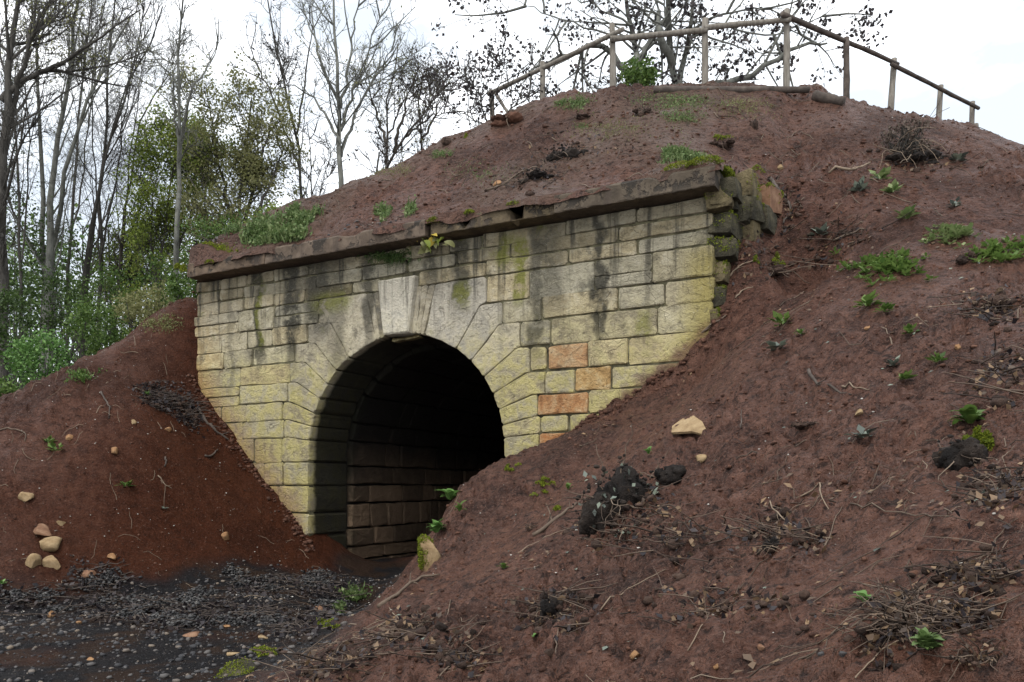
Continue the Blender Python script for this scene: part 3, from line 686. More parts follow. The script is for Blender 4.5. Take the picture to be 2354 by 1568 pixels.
# cornice of flat slabs with worn edges
def slab(s0, s1, y0, y1, z0, z1, tint, name='cornice_slab', seed=0, wear=.02):
    rr = random.Random(seed); ns = max(2, int((s1 - s0) / .07)); prof = [(y1, z0), (y0 + .006, z0), (y0, z0 + .012), (y0, z1 - .03), (y0 + .025, z1), (y1, z1)]
    V = []
    for i in range(ns + 1):
        f = s0 + (s1 - s0) * i / ns
        chip = max(0, vn(np.array([f * 3.1]), np.array([seed * 1.7]), 5)[0] + .4 * vn(np.array([f * 9.1]), np.array([seed * 1.7]), 6)[0] - .06) * 2.6 * wear * 4
        for k, (y, z) in enumerate(prof):
            w = rr.uniform(-.004, .004)
            yy, zz = y, z + w
            if k in (3, 4): zz -= chip; yy += chip * .5
            V.append((f, yy + rr.uniform(-.003, .003), zz))
    n = len(prof); F = []
    for i in range(ns):
        for k in range(n):
            F.append((i * n + k, (i + 1) * n + k, (i + 1) * n + (k + 1) % n, i * n + (k + 1) % n)[::-1])
    F.append(list(range(n))); F.append(list(range(ns * n + n - 1, ns * n - 1, -1)))
    o = obj(name, V, F, 'cornice', portal, smooth=False); o.color = (*tint, 1); return o
zc0, zc1 = Z_TOP + .012, Z_TOP + .245
slab(-3.98, -2.30, -.30, .6, zc0, zc1, (1.05, .95, .85), seed=1)
slab(-2.293, 0.62, -.30, .6, zc0, zc1, (1.0, .95, .92), seed=2)
slab(0.69, 2.52, -.265, .6, zc0 + .005, zc1 - .02, (1.05, 1.02, .80), seed=3, wear=.07)
slab(2.527, 4.50, -.30, 1.0, zc0, zc1, (.85, .85, .80), seed=4, wear=.06)
# rubble flank at the right end of the wall
rr = random.Random(5)
RUB = []
def rock(name, pos, size, mat, parent=None, seed=0, rot=None, lumps=.22, base=ICO3, facet=0.0, smooth=True):
    r = np.random.default_rng(seed + 1000); V, F = base
    V = V.copy(); n1 = r.normal(size=(9, 3)); n1 /= np.linalg.norm(n1, axis=1, keepdims=True); o1 = r.uniform(.34, .80, 9)
    for a, o in zip(n1, o1):                      # knock flats off a ball: a broken stone
        d = V @ a; V = V - np.maximum(d - o, 0)[:, None] * a * (1 - facet * 0)
    V = V * (1 + r.uniform(-lumps * .18, lumps * .18, (len(V), 1)))
    V = V * np.asarray(size)
    if rot is None: rot = r.uniform(0, 6.28)
    c, s = math.cos(rot), math.sin(rot)
    V = V @ np.array([[c, s, 0], [-s, c, 0], [0, 0, 1]])
    o = obj(name, V, F, mat, parent, smooth); o.location = pos
    return o
BOXF = [(0, 1, 3, 2), (4, 6, 7, 5), (0, 4, 5, 1), (2, 3, 7, 6), (0, 2, 6, 4), (1, 5, 7, 3)]
def block(pos, size, mat, seed):
    """a broken, squared rubble stone with knocked-off corners"""
    r = np.random.default_rng(seed + 60); V = np.array([(x, y, z) for x in (-1, 1) for y in (-1, 1) for z in (-1, 1)], float); out = []; tris = []
    V = V * (1 + r.uniform(-.22, .12, (8, 3)))
    import itertools
    bmv = []
    for i in range(8):                     # every corner becomes three points: a small chip
        for ax in range(3):
            p = V[i].copy(); p[ax] *= r.uniform(.62, .88); bmv.append(p)
    a0, a1 = math.radians(r.uniform(-12, 12)), math.radians(r.uniform(-9, 9)); Rz = np.array([[math.cos(a0), -math.sin(a0), 0], [math.sin(a0), math.cos(a0), 0], [0, 0, 1]]); Rx = np.array([[1, 0, 0], [0, math.cos(a1), -math.sin(a1)], [0, math.sin(a1), math.cos(a1)]])
    P_ = (np.array(bmv) * np.asarray(size)) @ Rz.T @ Rx.T
    import bmesh
    bm = bmesh.new(); [bm.verts.new(p) for p in P_]; bmesh.ops.convex_hull(bm, input=bm.verts); bmesh.ops.triangulate(bm, faces=bm.faces)
    vs_ = [v for v in bm.verts if v.link_faces]; ix = {v: i for i, v in enumerate(vs_)}; F = [tuple(ix[v] for v in f.verts) for f in bm.faces]; Vv = [tuple(v.co) for v in vs_]; bm.free()
    o = obj('rubble_stone', Vv, F, mat, portal, smooth=False); o.location = pos; return o
k = 0
for (s, y, z, a, b, c, mt) in ((4.62, .12, 3.30, .16, .20, .13, 'rubble'), (4.74, .42, 3.33, .18, .22, .17, 'rubble'), (4.66, .20, 3.00, .15, .20, .15, 'rubble'), (4.80, .55, 3.02, .18, .2, .17, 'rubble'),
        (4.62, .22, 2.72, .17, .2, .12, 'rubble'), (4.78, .55, 2.72, .18, .22, .14, 'rubble'), (4.60, .24, 2.46, .14, .2, .13, 'rubble'), (4.72, .5, 2.44, .16, .2, .13, 'rubble'), (4.58, .22, 2.20, .12, .2, .12, 'rubble'),
        (4.80, .75, 3.50, .2, .24, .17, 'rubble'), (4.95, .95, 3.62, .2, .2, .16, 'redbrown'), (4.95, .8, 3.2, .16, .2, .16, 'rubble'), (4.56, .2, 1.95, .12, .2, .12, 'rubble'), (4.68, .30, 3.42, .14, .2, .12, 'rubble'), (4.72, .62, 3.46, .16, .2, .14, 'rubble'), (4.66, .05, 3.40, .12, .14, .08, 'rubble'), (4.86, .45, 3.25, .15, .18, .14, 'rubble'), (4.70, .14, 3.52, .16, .18, .13, 'rubble'), (4.82, .40, 3.62, .18, .2, .14, 'rubble')):
    k += 1; rk = block((s - .15, y, z - (.12 if z > 3.3 else 0)), (a * .95, b * 1.1, c * .95), 'rubble_tan' if k % 3 == 1 else mt, k); RUB.append(rk)
# moss pads that grow on the stones of the portal
def moss_pad(mb, c, rad, n, rng, size=.016):
    u = rng.normal(size=(n, 3)); u /= np.linalg.norm(u, axis=1, keepdims=True); u[:, 2] = np.abs(u[:, 2])
    p = np.asarray(c) + u * np.asarray(rad) * rng.uniform(.8, 1.05, (n, 1))
    leaves(mb, p, rng.uniform(.6, 1.4, n) * size, rng)
rg = np.random.default_rng(3)
unit_ = lambda v: v / (np.linalg.norm(v, axis=-1, keepdims=True) + 1e-9)
mb = MB()
for (s, y, z, a, b, c, n) in ((4.42, -.24, 3.76, .22, .10, .10, 1500), (4.15, -.26, 3.77, .20, .08, .07, 900), (4.58, .10, 3.74, .10, .22, .08, 1500), (4.60, .50, 3.76, .12, .25, .08, 1500),
        (-4.14, -.30, 3.66, .07, .05, .09, 900), (-4.0, -.31, 3.60, .06, .04, .12, 700), (.80, -.28, 3.66, .10, .04, .08, 700), (1.35, -.27, 3.70, .08, .04, .05, 400), (2.0, -.27, 3.70, .10, .04, .05, 400), (-3.4, -.31, 3.66, .10, .03, .06, 400)):
    moss_pad(mb, (s - .06, y, z - .135), (a, b, c), n, rg)
for rk in RUB[::2] + RUB[1::3]:
    V_ = np.array([v.co[:] for v in rk.data.vertices]) + np.array(rk.location); T_ = np.array([p.vertices[:] for p in rk.data.polygons]); nn = 1500; t_ = T_[rg.integers(0, len(T_), nn)]; w_ = rg.dirichlet((1, 1, 1), nn); q_ = (V_[t_] * w_[..., None]).sum(1); q_ = q_ + unit_(q_ - np.array(rk.location)) * .010; q_ = q_[(q_[:, 2] > rk.location[2] - .02) & (fbm(q_[:, 0] * 9 + q_[:, 1] * 7, q_[:, 2] * 9, 3, 2) > -.12)]; leaves(mb, q_ + rg.normal(0, .005, q_.shape), rg.uniform(.010, .024, len(q_)), rg)
mo = mb.build('moss', 'moss', portal, smooth=False); mo['label'] = 'yellow green moss pads on the cornice edge'
# ------------------------------------------------------------------ tunnel behind the arch
tunnel = tag(empty('tunnel', (C0[0], C0[1], ZO), -TH), 'dark vaulted stone tunnel seen through the arched opening', 'tunnel')
RW = R_A - .02
def tmap(a, y, b):
    if b <= Z_SP: return (-(RW + y), a, b)
    t = (b - Z_SP) / RW; return (-(RW + y) * math.cos(t), a, Z_SP + (RW + y) * math.sin(t))
b0 = -1.42; top = Z_SP + RW * math.radians(100)
while b0 < top:
    h = rs.choice((.22, .30, .40, .48)) if b0 < 1.6 else rs.uniform(.34, .44); a0 = .87 + rs.uniform(0, .05)
    while a0 < 6.6:
        w = rs.uniform(.30, 1.25); a1 = min(a0 + w, 6.7)
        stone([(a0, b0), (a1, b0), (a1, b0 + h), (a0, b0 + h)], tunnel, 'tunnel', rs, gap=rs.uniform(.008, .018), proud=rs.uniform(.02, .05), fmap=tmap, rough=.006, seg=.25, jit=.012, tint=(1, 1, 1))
        a0 = a1
    b0 += h
# dark reveal lining at the mouth, and the shell of the vault
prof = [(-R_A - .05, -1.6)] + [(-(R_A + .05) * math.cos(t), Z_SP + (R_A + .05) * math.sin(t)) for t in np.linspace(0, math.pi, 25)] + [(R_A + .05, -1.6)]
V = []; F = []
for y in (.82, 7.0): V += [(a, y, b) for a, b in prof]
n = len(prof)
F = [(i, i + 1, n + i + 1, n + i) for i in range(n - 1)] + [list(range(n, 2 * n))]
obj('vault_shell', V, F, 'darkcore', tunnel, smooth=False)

# ------------------------------------------------------------------ fence on the crest
def spline(pts, n):
    p = np.asarray(pts, float)
    if len(p) == 2: t = np.linspace(0, 1, n)[:, None]; return p[0] * (1 - t) + p[1] * t
    L = np.concatenate([[0], np.cumsum(np.linalg.norm(np.diff(p, axis=0), axis=1))]); u = np.linspace(0, L[-1], n)
    m = np.gradient(p, L, axis=0); k = np.clip(np.searchsorted(L, u, 'right') - 1, 0, len(L) - 2); h = (L[k + 1] - L[k])[:, None]; t = ((u - L[k])[:, None]) / h
    return (2 * t**3 - 3 * t**2 + 1) * p[k] + (t**3 - 2 * t**2 + t) * h * m[k] + (-2 * t**3 + 3 * t**2) * p[k + 1] + (t**3 - t**2) * h * m[k + 1]
def pole(name, a, b, r0, r1, mat, parent=None, n=9, wob=.012, sides=10, seed=0, origin=None):
    r = np.random.default_rng(seed + 77); p = spline([a, b] if np.ndim(a) == 1 else a, n)
    p = p + np.cumsum(r.normal(0, wob / 3, p.shape), 0) * np.linspace(0, 1, n)[:, None]
    rd = np.linspace(r0, r1, n) * r.uniform(.93, 1.07, n)
    mb = MB(); tubes(mb, p[None], rd[None], sides, cap=True); return mb.build(name, mat, parent, origin=origin)
RAILZ = 7.60
POSTS = [(1132, 217, 205, -.03), (1247, 158, 146, .0), (1408, 88, 55, -.01), (1620, 68, 44, .0), (1807, 50, 24, .0), (1945, 100, 86, .0), (2054, 155, 136, .14), (2160, 212, 194, .10), (2236, 247, 234, .05)]
pp = []
for px, ry, ty, ln in POSTS:
    d = RAILZ / ((HY - ry) / FPX); pp.append((P(px, ry, d), d, (HY - ty) / FPX * d + ZO, ln))
fence = tag(empty('wooden_fence', (pp[4][0][0], pp[4][0][1], float(ground(pp[4][0][0], pp[4][0][1])))), 'grey weathered round pole fence along the crest of the mound', 'fence')
fo = np.array(fence.location)
bpy.context.view_layer.update()
for i, (q, d, tz, ln) in enumerate(pp):
    gz = float(ground(q[0], q[1])) - .35
    h = tz - gz
    pole('post', np.array([q[0] - ln * h * .5, q[1], gz]) - fo, np.array([q[0] + ln * .1, q[1], tz]) - fo, .058, .050, 'wood' if i not in (5,) else 'darkwood', fence, seed=i)
def rail(i, j, e0=.15, e1=.15, r0=.045, r1=.036, seed=0, dz=0.0):
    a, b = pp[i][0].copy(), pp[j][0].copy(); u = (b - a) / np.linalg.norm(b - a); off = np.array([0, -.085, dz])
    mids = []
    pts = np.array([a - u * e0 + off] + mids + [b + u * e1 + off]) - fo
    pole('rail', pts, None, r0, r1, 'wood' if j <= 4 else 'darkwood', fence, n=13, seed=seed)
rail(0, 2, .12, .22, .042, .040, 1); rail(2, 3, .05, .04, .048, .045, 2, -.06); rail(3, 4, .04, .04, .045, .04, 3, -.02); rail(4, 6, .15, .06, .046, .036, 4, .03); rail(6, 8, .15, .12, .038, .036, 5, -.03)
pole('brace', pp[0][0] + np.array([.05, -.1, -.02]) - fo, P(1172, 268, 14.6) - fo, .035, .03, 'wood', fence, seed=9)
pole('stub', P(2238, 320, 15.6) - fo, P(2241, 286, 15.6) - fo, .06, .058, 'wood', fence, seed=10)
def log(label, a, b, r, seed, mat='darkwood'):
    c = (np.asarray(a) + b) / 2
    return tag(pole('log', np.asarray(a), np.asarray(b), r, r * .85, mat, n=11, wob=.02, seed=seed, origin=c), label, 'log', 'logs lying on the crest')
up_ = lambda px, py, h: hit(px, py) + np.array([0, 0, h])
log('long dark log lying along the crest behind the middle fence posts', up_(1502, 216, .06), up_(1862, 222, .06), .06, 1)
log('short thick log lying left of the single dark fence post', up_(1870, 230, .06), up_(1942, 246, .06), .08, 2)

# ------------------------------------------------------------------ trees
def unit(v): return v / (np.linalg.norm(v, axis=-1, keepdims=True) + 1e-9)
def kids(par, cnt, t0, t1, ang, length, n, up, wig, r, rng, w=None):
    """cnt branches growing out of the polylines par (B,k,3)"""
    B, k, _ = par.shape
    w = np.linalg.norm(par[:, -1] - par[:, 0], axis=1) if w is None else w
    pi = rng.choice(B, cnt, p=w / w.sum()); t = rng.uniform(t0, t1, cnt); f = t * (k - 1); i = np.minimum(f.astype(int), k - 2); u = (f - i)[:, None]
    p = par[pi, i] * (1 - u) + par[pi, i + 1] * u; tg = unit(par[pi, i + 1] - par[pi, i])
    pr = rng.normal(size=(cnt, 3)); pr = unit(pr - (pr * tg).sum(1, keepdims=True) * tg)
    a = np.radians(rng.uniform(ang[0], ang[1], cnt))[:, None]; d = np.cos(a) * tg + np.sin(a) * pr
    L = rng.uniform(length[0], length[1], cnt) * (1.15 - .75 * t); out = [p]
    for q in range(n - 1):
        d = unit(d + rng.normal(0, wig, (cnt, 3)) + np.array([0, 0, up])); p = p + d * (L / (n - 1))[:, None]; out.append(p)
    rr = np.linspace(1, .35, n)[None] * (r * rng.uniform(.7, 1.25, cnt))[:, None]
    return np.stack(out, 1), rr
def tree(name, label, d, stems, bark, c=(24, 160, 700, 1400), lens=((1.6, 3.4), (.7, 1.6), (.3, .8), (.12, .4)), rb=.09, seed=0, leaf=None, nleaf=0, lsize=.05, up=.10, group=None, base=None, t0=.35, thick=1.0, cat='tree', lclump=1, ang=(25, 55), lrange=(0, 1), limb=.45):
    rng = np.random.default_rng(seed + 500)
    root = P(stems[0][0][0], stems[0][0][1], d); gz = float(ground(root[0], root[1])); root[2] = gz
    e = tag(empty(name, tuple(root)), label, cat, group)
    st = []; sr = []
    for k, s in enumerate(stems):
        pts = np.array([P(x, y, d + (rng.uniform(-.5, .5) if q else 0)) for q, (x, y) in enumerate(s)])
        if k == 0 or s[0][1] > stems[0][0][1] - 25:
            foot = np.array([root[0] + (pts[0][0] - root[0]) * .6, root[1], gz - .25])
            if pts[0][2] > gz + .1: pts = np.concatenate([foot[None], pts])
        p = spline(pts, 14); p[1:-1] += rng.normal(0, .025, (12, 3)); st.append(p - root)
        f = 1.0 if k == 0 else (.75 if s[0][1] > stems[0][0][1] - 110 else limb)
        sr.append(np.linspace(rb * f, rb * f * .22, 14))
    st = np.array(st); mb = MB(); tubes(mb, st, np.array(sr) * thick, 8)
    L1, r1 = kids(st, c[0], t0, .98, ang, lens[0], 7, up, .10, max(rb * .22, .012), rng)
    tubes(mb, L1, r1 * thick, 5); mb.build('trunk', bark, e)
    allp = np.concatenate([L1, st[:, ::2][:, :7]], 0)
    mb = MB()
    L2, r2 = kids(allp, c[1], .25, 1.0, (25, 65), lens[1], 5, up * .8, .14, .0125, rng, np.concatenate([np.full(len(L1), 1.0), np.full(len(st), 1.6)]))
    tubes(mb, L2, r2 * thick, 3)
    L3, r3 = kids(L2, c[2], .2, 1.0, (25, 70), lens[2], 4, up * .6, .18, .0075, rng); tubes(mb, L3, r3 * thick, 3)
    L4, r4 = kids(L3, c[3], .2, 1.0, (25, 75), lens[3], 3, up * .4, .2, .0048, rng); tubes(mb, L4, r4 * thick, 3)
    cr = mb.build('crown', bark, e)
    if leaf and nleaf:
        tw = np.concatenate([L3[:, -1], L4[:, 1], L4[:, -1]])
        if lrange != (0, 1):
            z = tw[:, 2]; a0, a1 = np.quantile(z, lrange[0]), np.quantile(z, lrange[1]); tw = tw[(z >= a0) & (z <= a1)]
        q = tw[rng.choice(len(tw), nleaf)] + rng.normal(0, .03 * lclump, (nleaf, 3))
        ml = MB(); leaves(ml, q, rng.uniform(.6, 1.3, nleaf) * lsize, rng, width=1.1); ml.build('leaves', leaf, cr, smooth=False)
    return e
FAN = dict(c=(22, 170, 900, 2200), ang=(14, 40), up=.12, thick=.58)
G1 = 'bare trees of the wood on the left'
tree('bare_tree', 'dark tree with leafy olive top at the left picture edge', 16, [[(4, 800), (6, 640), (8, 500), (13, 300), (22, 150), (36, 20), (45, -90)], [(2, 232), (40, 197), (95, 167), (150, 142), (215, 112)], [(6, 330), (40, 215), (70, 100), (130, 0)]], 'bark', rb=.15, seed=1, leaf='leaf_olive', nleaf=3800, lsize=.04, group=G1, lrange=(.35, 1), c=(26, 220, 1000, 2100))
tree('bare_tree', 'thick pale multi-stemmed tree at the centre of the bare thicket', 20, [[(110, 770), (112, 640), (120, 470), (128, 330), (160, 180), (172, 70), (190, -40)], [(100, 770), (103, 620), (97, 450), (92, 250), (88, 160), (80, 50), (70, -60)], [(118, 770), (125, 580), (140, 460), (185, 280), (225, 180), (262, 110), (300, 40)]], 'palebark', rb=.22, seed=2, leaf='leaf_olive', nleaf=300, group=G1, **FAN)
tree('bare_tree', 'bare tree of two stems leaning right, next right of the thick pale tree', 21, [[(190, 780), (200, 580), (235, 400), (245, 250), (250, 150), (262, 30), (268, -50)], [(192, 780), (215, 520), (255, 320), (290, 200), (318, 100), (335, -10)]], 'bark', rb=.13, seed=3, group=G1, **FAN)
tree('bare_tree', 'slim bare tree standing behind the thick pale tree', 24, [[(152, 790), (165, 520), (176, 350), (186, 220), (205, 40), (215, -60)], [(160, 560), (190, 400), (208, 250), (225, 80), (240, -40)]], 'bark', rb=.12, seed=4, group=G1, **FAN)
tree('bare_tree', 'bare tree with three fanned stems leaning far to the right', 22, [[(228, 790), (232, 560), (232, 400), (272, 272), (297, 195), (352, 80), (374, 15)], [(230, 600), (262, 430), (280, 300), (310, 160), (330, 60)], [(231, 640), (225, 470), (215, 330), (212, 200), (210, 60)]], 'bark', rb=.12, seed=5, group=G1, **FAN)
tree('bare_tree', 'bare tree whose lowest limb reaches right, rightmost of the thicket', 22, [[(264, 800), (285, 520), (300, 400), (318, 300), (350, 228), (393, 165)], [(275, 640), (292, 450), (303, 330), (322, 200), (345, 80), (352, 10)]], 'brownbark', rb=.10, seed=6, group=G1, **FAN)
tree('bare_tree', 'thin bare tree between the left picture edge and the thick pale tree', 19, [[(48, 780), (50, 560), (42, 400), (30, 280), (20, 120), (14, -40)], [(50, 600), (62, 440), (68, 320), (60, 160), (66, 20)]], 'bark', rb=.09, seed=7, group=G1, leaf='leaf_deep', nleaf=900, lrange=(0, .6), **FAN)
tree('bare_tree', 'straight lone trunk forking high up, with the green trees behind it', 17.5, [[(402, 790), (404, 640), (407, 500), (410, 400), (413, 310), (409, 220), (411, 130), (418, 50), (421, -5)], [(413, 330), (438, 212), (470, 165), (502, 98)], [(410, 345), (400, 190), (398, 120)]], 'palebark', rb=.085, seed=8, c=(16, 70, 260, 520), lens=((.7, 1.7), (.4, .9), (.2, .5), (.1, .3)), t0=.5, up=.16)
tree('green_tree', 'broad tree in hazy olive green leaf behind the left end of the cornice', 20, [[(548, 600), (552, 500), (560, 400), (572, 300), (578, 225)], [(545, 560), (520, 450), (500, 370), (490, 300), (480, 240)], [(550, 570), (600, 470), (630, 400), (655, 330)], [(546, 580), (505, 500), (455, 440), (430, 400)], [(552, 560), (580, 450), (610, 340), (625, 270)]], 'bark', rb=.11, seed=9, c=(60, 420, 1700, 2600), lens=((1.0, 2.2), (.5, 1.1), (.25, .6), (.1, .3)), leaf='leaf_olive', nleaf=23000, lsize=.068, lclump=2.8, t0=.25, thick=.7)
tree('green_tree', 'fresh green leafy tree behind the straight lone trunk', 21, [[(365, 760), (370, 600), (385, 480), (400, 380), (420, 310)], [(366, 700), (345, 560), (350, 450), (365, 380)], [(370, 680), (420, 540), (450, 450), (470, 380)]], 'bark', rb=.09, seed=10, c=(60, 420, 1500, 2300), lens=((1.0, 2.1), (.5, 1.1), (.25, .6), (.1, .3)), leaf='leaf_spring', nleaf=22000, lsize=.07, lclump=2.8, t0=.22, thick=.7)
tree('green_tree', 'low yellow green tree between the bare thicket and the lone trunk', 23, [[(300, 800), (302, 680), (310, 600), (322, 540)], [(300, 760), (275, 640), (262, 580)], [(302, 740), (340, 640), (352, 590)]], 'bark', rb=.08, seed=30, c=(46, 300, 1100, 1500), lens=((.9, 1.9), (.5, 1.1), (.25, .6), (.1, .3)), leaf='leaf_spring', nleaf=10000, lsize=.062, lclump=2.4, t0=.2)
SP = dict(thick=.8, c=(28, 150, 560, 1100), lens=((1.0, 2.6), (.5, 1.2), (.2, .6), (.1, .3)), ang=(20, 45), up=.12)
tree('bare_tree', 'bare forked tree left of the pale trunk, a few withered leaves left', 21, [[(692, 520), (690, 400), (679, 295), (646, 160), (628, 85), (612, 0), (605, -60)], [(682, 310), (700, 200), (710, 110), (713, 40), (705, -50)], [(688, 380), (640, 260), (610, 190), (575, 110)]], 'bark', rb=.085, seed=11, leaf='leaf_dark', nleaf=150, lsize=.08, **SP)
tree('bare_tree', 'tall pale trunked bare tree rising from the left flank of the mound', 17, [[(784, 470), (783, 390), (782, 295), (776, 213), (774, 98), (771, 0), (768, -70)], [(783, 250), (794, 184), (810, 82), (822, 0), (830, -60)], [(784, 360), (804, 295), (830, 230), (885, 140), (915, 90)], [(781, 240), (745, 160), (722, 60), (708, -40)], [(783, 330), (745, 260), (705, 215), (640, 190)], [(783, 300), (815, 190), (850, 100), (880, 20)]], 'palebark', rb=.10, seed=12, leaf='leaf_olive', nleaf=420, lsize=.045, **SP)
tree('bare_tree', 'slanting small tree with withered leaves above the left flank', 18, [[(872, 425), (909, 345), (958, 279), (1003, 228), (1035, 190)], [(905, 350), (930, 250), (950, 180)], [(930, 315), (990, 270), (1060, 255)]], 'brownbark', rb=.06, seed=13, leaf='leaf_dark', nleaf=420, lsize=.075, c=(26, 120, 420, 700), lens=((.7, 1.6), (.4, .9), (.2, .5), (.1, .3)))
tree('bare_tree', 'upright twiggy tree with sparse yellowish leaves right of the pale trunk', 20, [[(892, 430), (890, 330), (888, 250), (905, 170), (915, 100)], [(890, 340), (860, 250), (838, 180)], [(890, 320), (925, 230), (945, 160)]], 'brownbark', rb=.06, seed=14, leaf='leaf_olive', nleaf=900, lsize=.05, c=(26, 140, 480, 800), lens=((.7, 1.7), (.4, .9), (.2, .5), (.1, .3)))
tree('bare_tree', 'thin twiggy tree just left of the fence end', 21, [[(965, 400), (968, 310), (962, 240), (975, 160)], [(966, 330), (1000, 260), (1020, 200)]], 'brownbark', rb=.05, seed=15, leaf='leaf_olive', nleaf=900, lsize=.05, c=(24, 120, 420, 700), lens=((.7, 1.5), (.4, .8), (.2, .5), (.1, .3)))
tree('bare_tree', 'low many-stemmed bare bush at the foot of the pale trunk', 18, [[(720, 480), (722, 420), (715, 340), (705, 280)], [(720, 470), (690, 420), (672, 350)], [(722, 470), (750, 400), (755, 330)]], 'bark', rb=.035, seed=16, c=(22, 110, 380, 600), lens=((.6, 1.3), (.4, .8), (.2, .5), (.1, .3)), cat='bush')
tree('leafy_tree', 'grey trunked tree with hanging withered leaves behind the fence', 16.5, [[(1553, 230), (1540, 112), (1537, 40), (1535, -30), (1530, -110)], [(1556, 215), (1575, 120), (1588, 50), (1595, -30), (1600, -110)], [(1545, 150), (1520, 90), (1512, 20), (1500, -50)], [(1530, 60), (1525, 0), (1515, -60)], [(1588, 70), (1680, 25), (1780, 30), (1875, 85)], [(1560, 200), (1640, 195), (1704, 185), (1762, 150), (1830, 110), (1900, 100)], [(1585, 90), (1660, 60), (1740, 80), (1840, 60), (1930, 10)]], 'palebark', rb=.17, seed=17, leaf='leaf_dark', nleaf=2100, lsize=.10, c=(34, 130, 380, 480), lens=((1.2, 3.2), (.5, 1.3), (.25, .6), (.1, .3)), up=.0, ang=(40, 80), lclump=1.5, limb=.22, t0=.2, thick=.72)
tree('leafy_tree', 'grey tree with ivy at its foot and limbs reaching left behind the fence', 17, [[(1470, 240), (1466, 160), (1460, 101), (1443, 34), (1438, -20), (1430, -110)], [(1462, 120), (1400, 75), (1330, 60), (1250, 30), (1180, 0)], [(1450, 60), (1380, 20), (1320, -10), (1270, -40)], [(1468, 200), (1430, 150), (1380, 110), (1300, 130), (1220, 160)], [(1462, 150), (1500, 90), (1530, 40)]], 'palebark', rb=.16, seed=18, leaf='leaf_dark', nleaf=1400, lsize=.095, c=(34, 130, 380, 480), lens=((1.2, 3.2), (.5, 1.3), (.25, .6), (.1, .3)), up=.0, ang=(40, 80), lclump=1.5, limb=.22, t0=.2, thick=.72)
tree('leafy_bush', 'thin bush with withered dark leaves at the left end of the fence', 15.2, [[(1128, 300), (1110, 250), (1085, 200), (1060, 165)], [(1128, 300), (1130, 240), (1150, 180), (1160, 120), (1165, 60)], [(1128, 300), (1080, 270), (1030, 240), (1010, 200)], [(1128, 300), (1170, 260), (1210, 210), (1240, 150)], [(1128, 300), (1200, 280), (1280, 230), (1340, 210)]], 'bark', rb=.022, seed=19, leaf='leaf_dark', nleaf=1200, lsize=.075, c=(30, 110, 280, 300), lens=((.5, 1.1), (.3, .7), (.15, .4), (.1, .2)), cat='bush', lclump=2)

# shrubs and undergrowth ---------------------------------------------------------
def shrub(name, label, px, py, d, wx, wz, leaf, n, seed, lsize=.06, group=None, cat='shrub', wy=None, stems=9, shape='card', onground=True):
    rng = np.random.default_rng(seed + 900); c = P(px, py, d); a = wx / FPX * d; b = wz / FPX * d; y = (wy or a * .8)
    gz = float(ground(c[0], c[1])) if onground else c[2] - b
    e = tag(empty(name, (c[0], c[1], gz)), label, cat, group)
    k = max(10, int(n / 90)); u = rng.normal(size=(k, 3)); u = unit(u) * rng.uniform(.35, 1, (k, 1)) ** .5; cl = u * np.array([a, y, b]); cl[:, 2] += c[2] - gz
    pos = cl[rng.integers(0, k, n)] + rng.normal(0, 1, (n, 3)) * np.array([a, y, b]) * .17
    pos = pos[pos[:, 2] > -.05]
    pos = pos[:int(len(pos) * .8)]; ml = MB(); leaves(ml, pos, rng.uniform(.6, 1.35, len(pos)) * lsize, rng, shape, width=1.15); ml.build('foliage', leaf, e, smooth=False)
    s = cl[rng.integers(0, k, stems)]; f = rng.normal(0, .12, (stems, 3)) * np.array([a, y, 0]); f[:, 2] = -.1
    t = np.linspace(0, 1, 5)[None, :, None]; p = f[:, None] * (1 - t) + s[:, None] * t + np.sin(t * 3) * rng.normal(0, .06, (stems, 1, 3))
    mb = MB(); tubes(mb, p, np.linspace(1, .3, 5)[None] * np.full((stems, 1), .012 + .012 * b), 4); mb.build('stems', 'bark', e)
    return e
GS = 'undergrowth of the wood on the left'
for i, a in enumerate((
    ('bright green ivy covered bush behind the left bank crest', 92, 830, 13.6, 60, 72, 'leaf_bright', 4200, .05),
    ('dark green shrub at the left picture edge beside the ivy bush', 20, 760, 15, 60, 85, 'leaf_deep', 2600, .055),
    ('dark shrub between the thick pale tree trunks, above the ivy bush', 95, 690, 17, 85, 75, 'leaf_deep', 2800, .06),
    ('mid green shrub behind the bank crest right of the ivy bush', 205, 760, 15, 75, 60, 'leaf_mid', 2800, .055),
    ('yellowish shrub behind the crest below the lone trunk', 345, 700, 15.5, 75, 45, 'leaf_olive', 2600, .05),
    ('deep green shrub below the fanned stems of the thicket', 245, 680, 19, 80, 80, 'leaf_mid', 2800, .06),
    ('leafy shrub just left of the portal corner', 432, 650, 15, 42, 75, 'leaf_mid', 2200, .055),
    ('tall dark foliage at the left picture edge below the olive tree', 25, 560, 20, 75, 120, 'leaf_deep', 3600, .065),
    ('green shrub behind the lone trunk at its foot', 385, 640, 18, 65, 70, 'leaf_mid', 2600, .055),
    ('low deep green shrub on the crest left of the ivy bush', 10, 905, 12.6, 55, 35, 'leaf_mid', 1500, .05),
    ('tall green shrub filling the gap behind the two-stemmed tree', 175, 620, 23, 85, 90, 'leaf_deep', 2800, .065),
    ('broad green shrub behind the grassy end of the cornice', 520, 560, 16.5, 95, 60, 'leaf_mid', 3600, .055),
    ('fresh green shrub above the cornice grass, right of the broad shrub', 625, 520, 15.8, 70, 40, 'leaf_spring', 2600, .05))):
    lab, px, py, d, wx, wz, lf, n, ls = a
    shrub('shrub', lab, px, py, d, wx, wz, lf, n, i, ls, GS)
iv = shrub('ivy', 'green ivy clump around the foot of the left tree behind the fence', 1468, 170, 15.0, 42, 42, 'leaf_mid', 2200, 50, .06, cat='ivy', wy=.3)
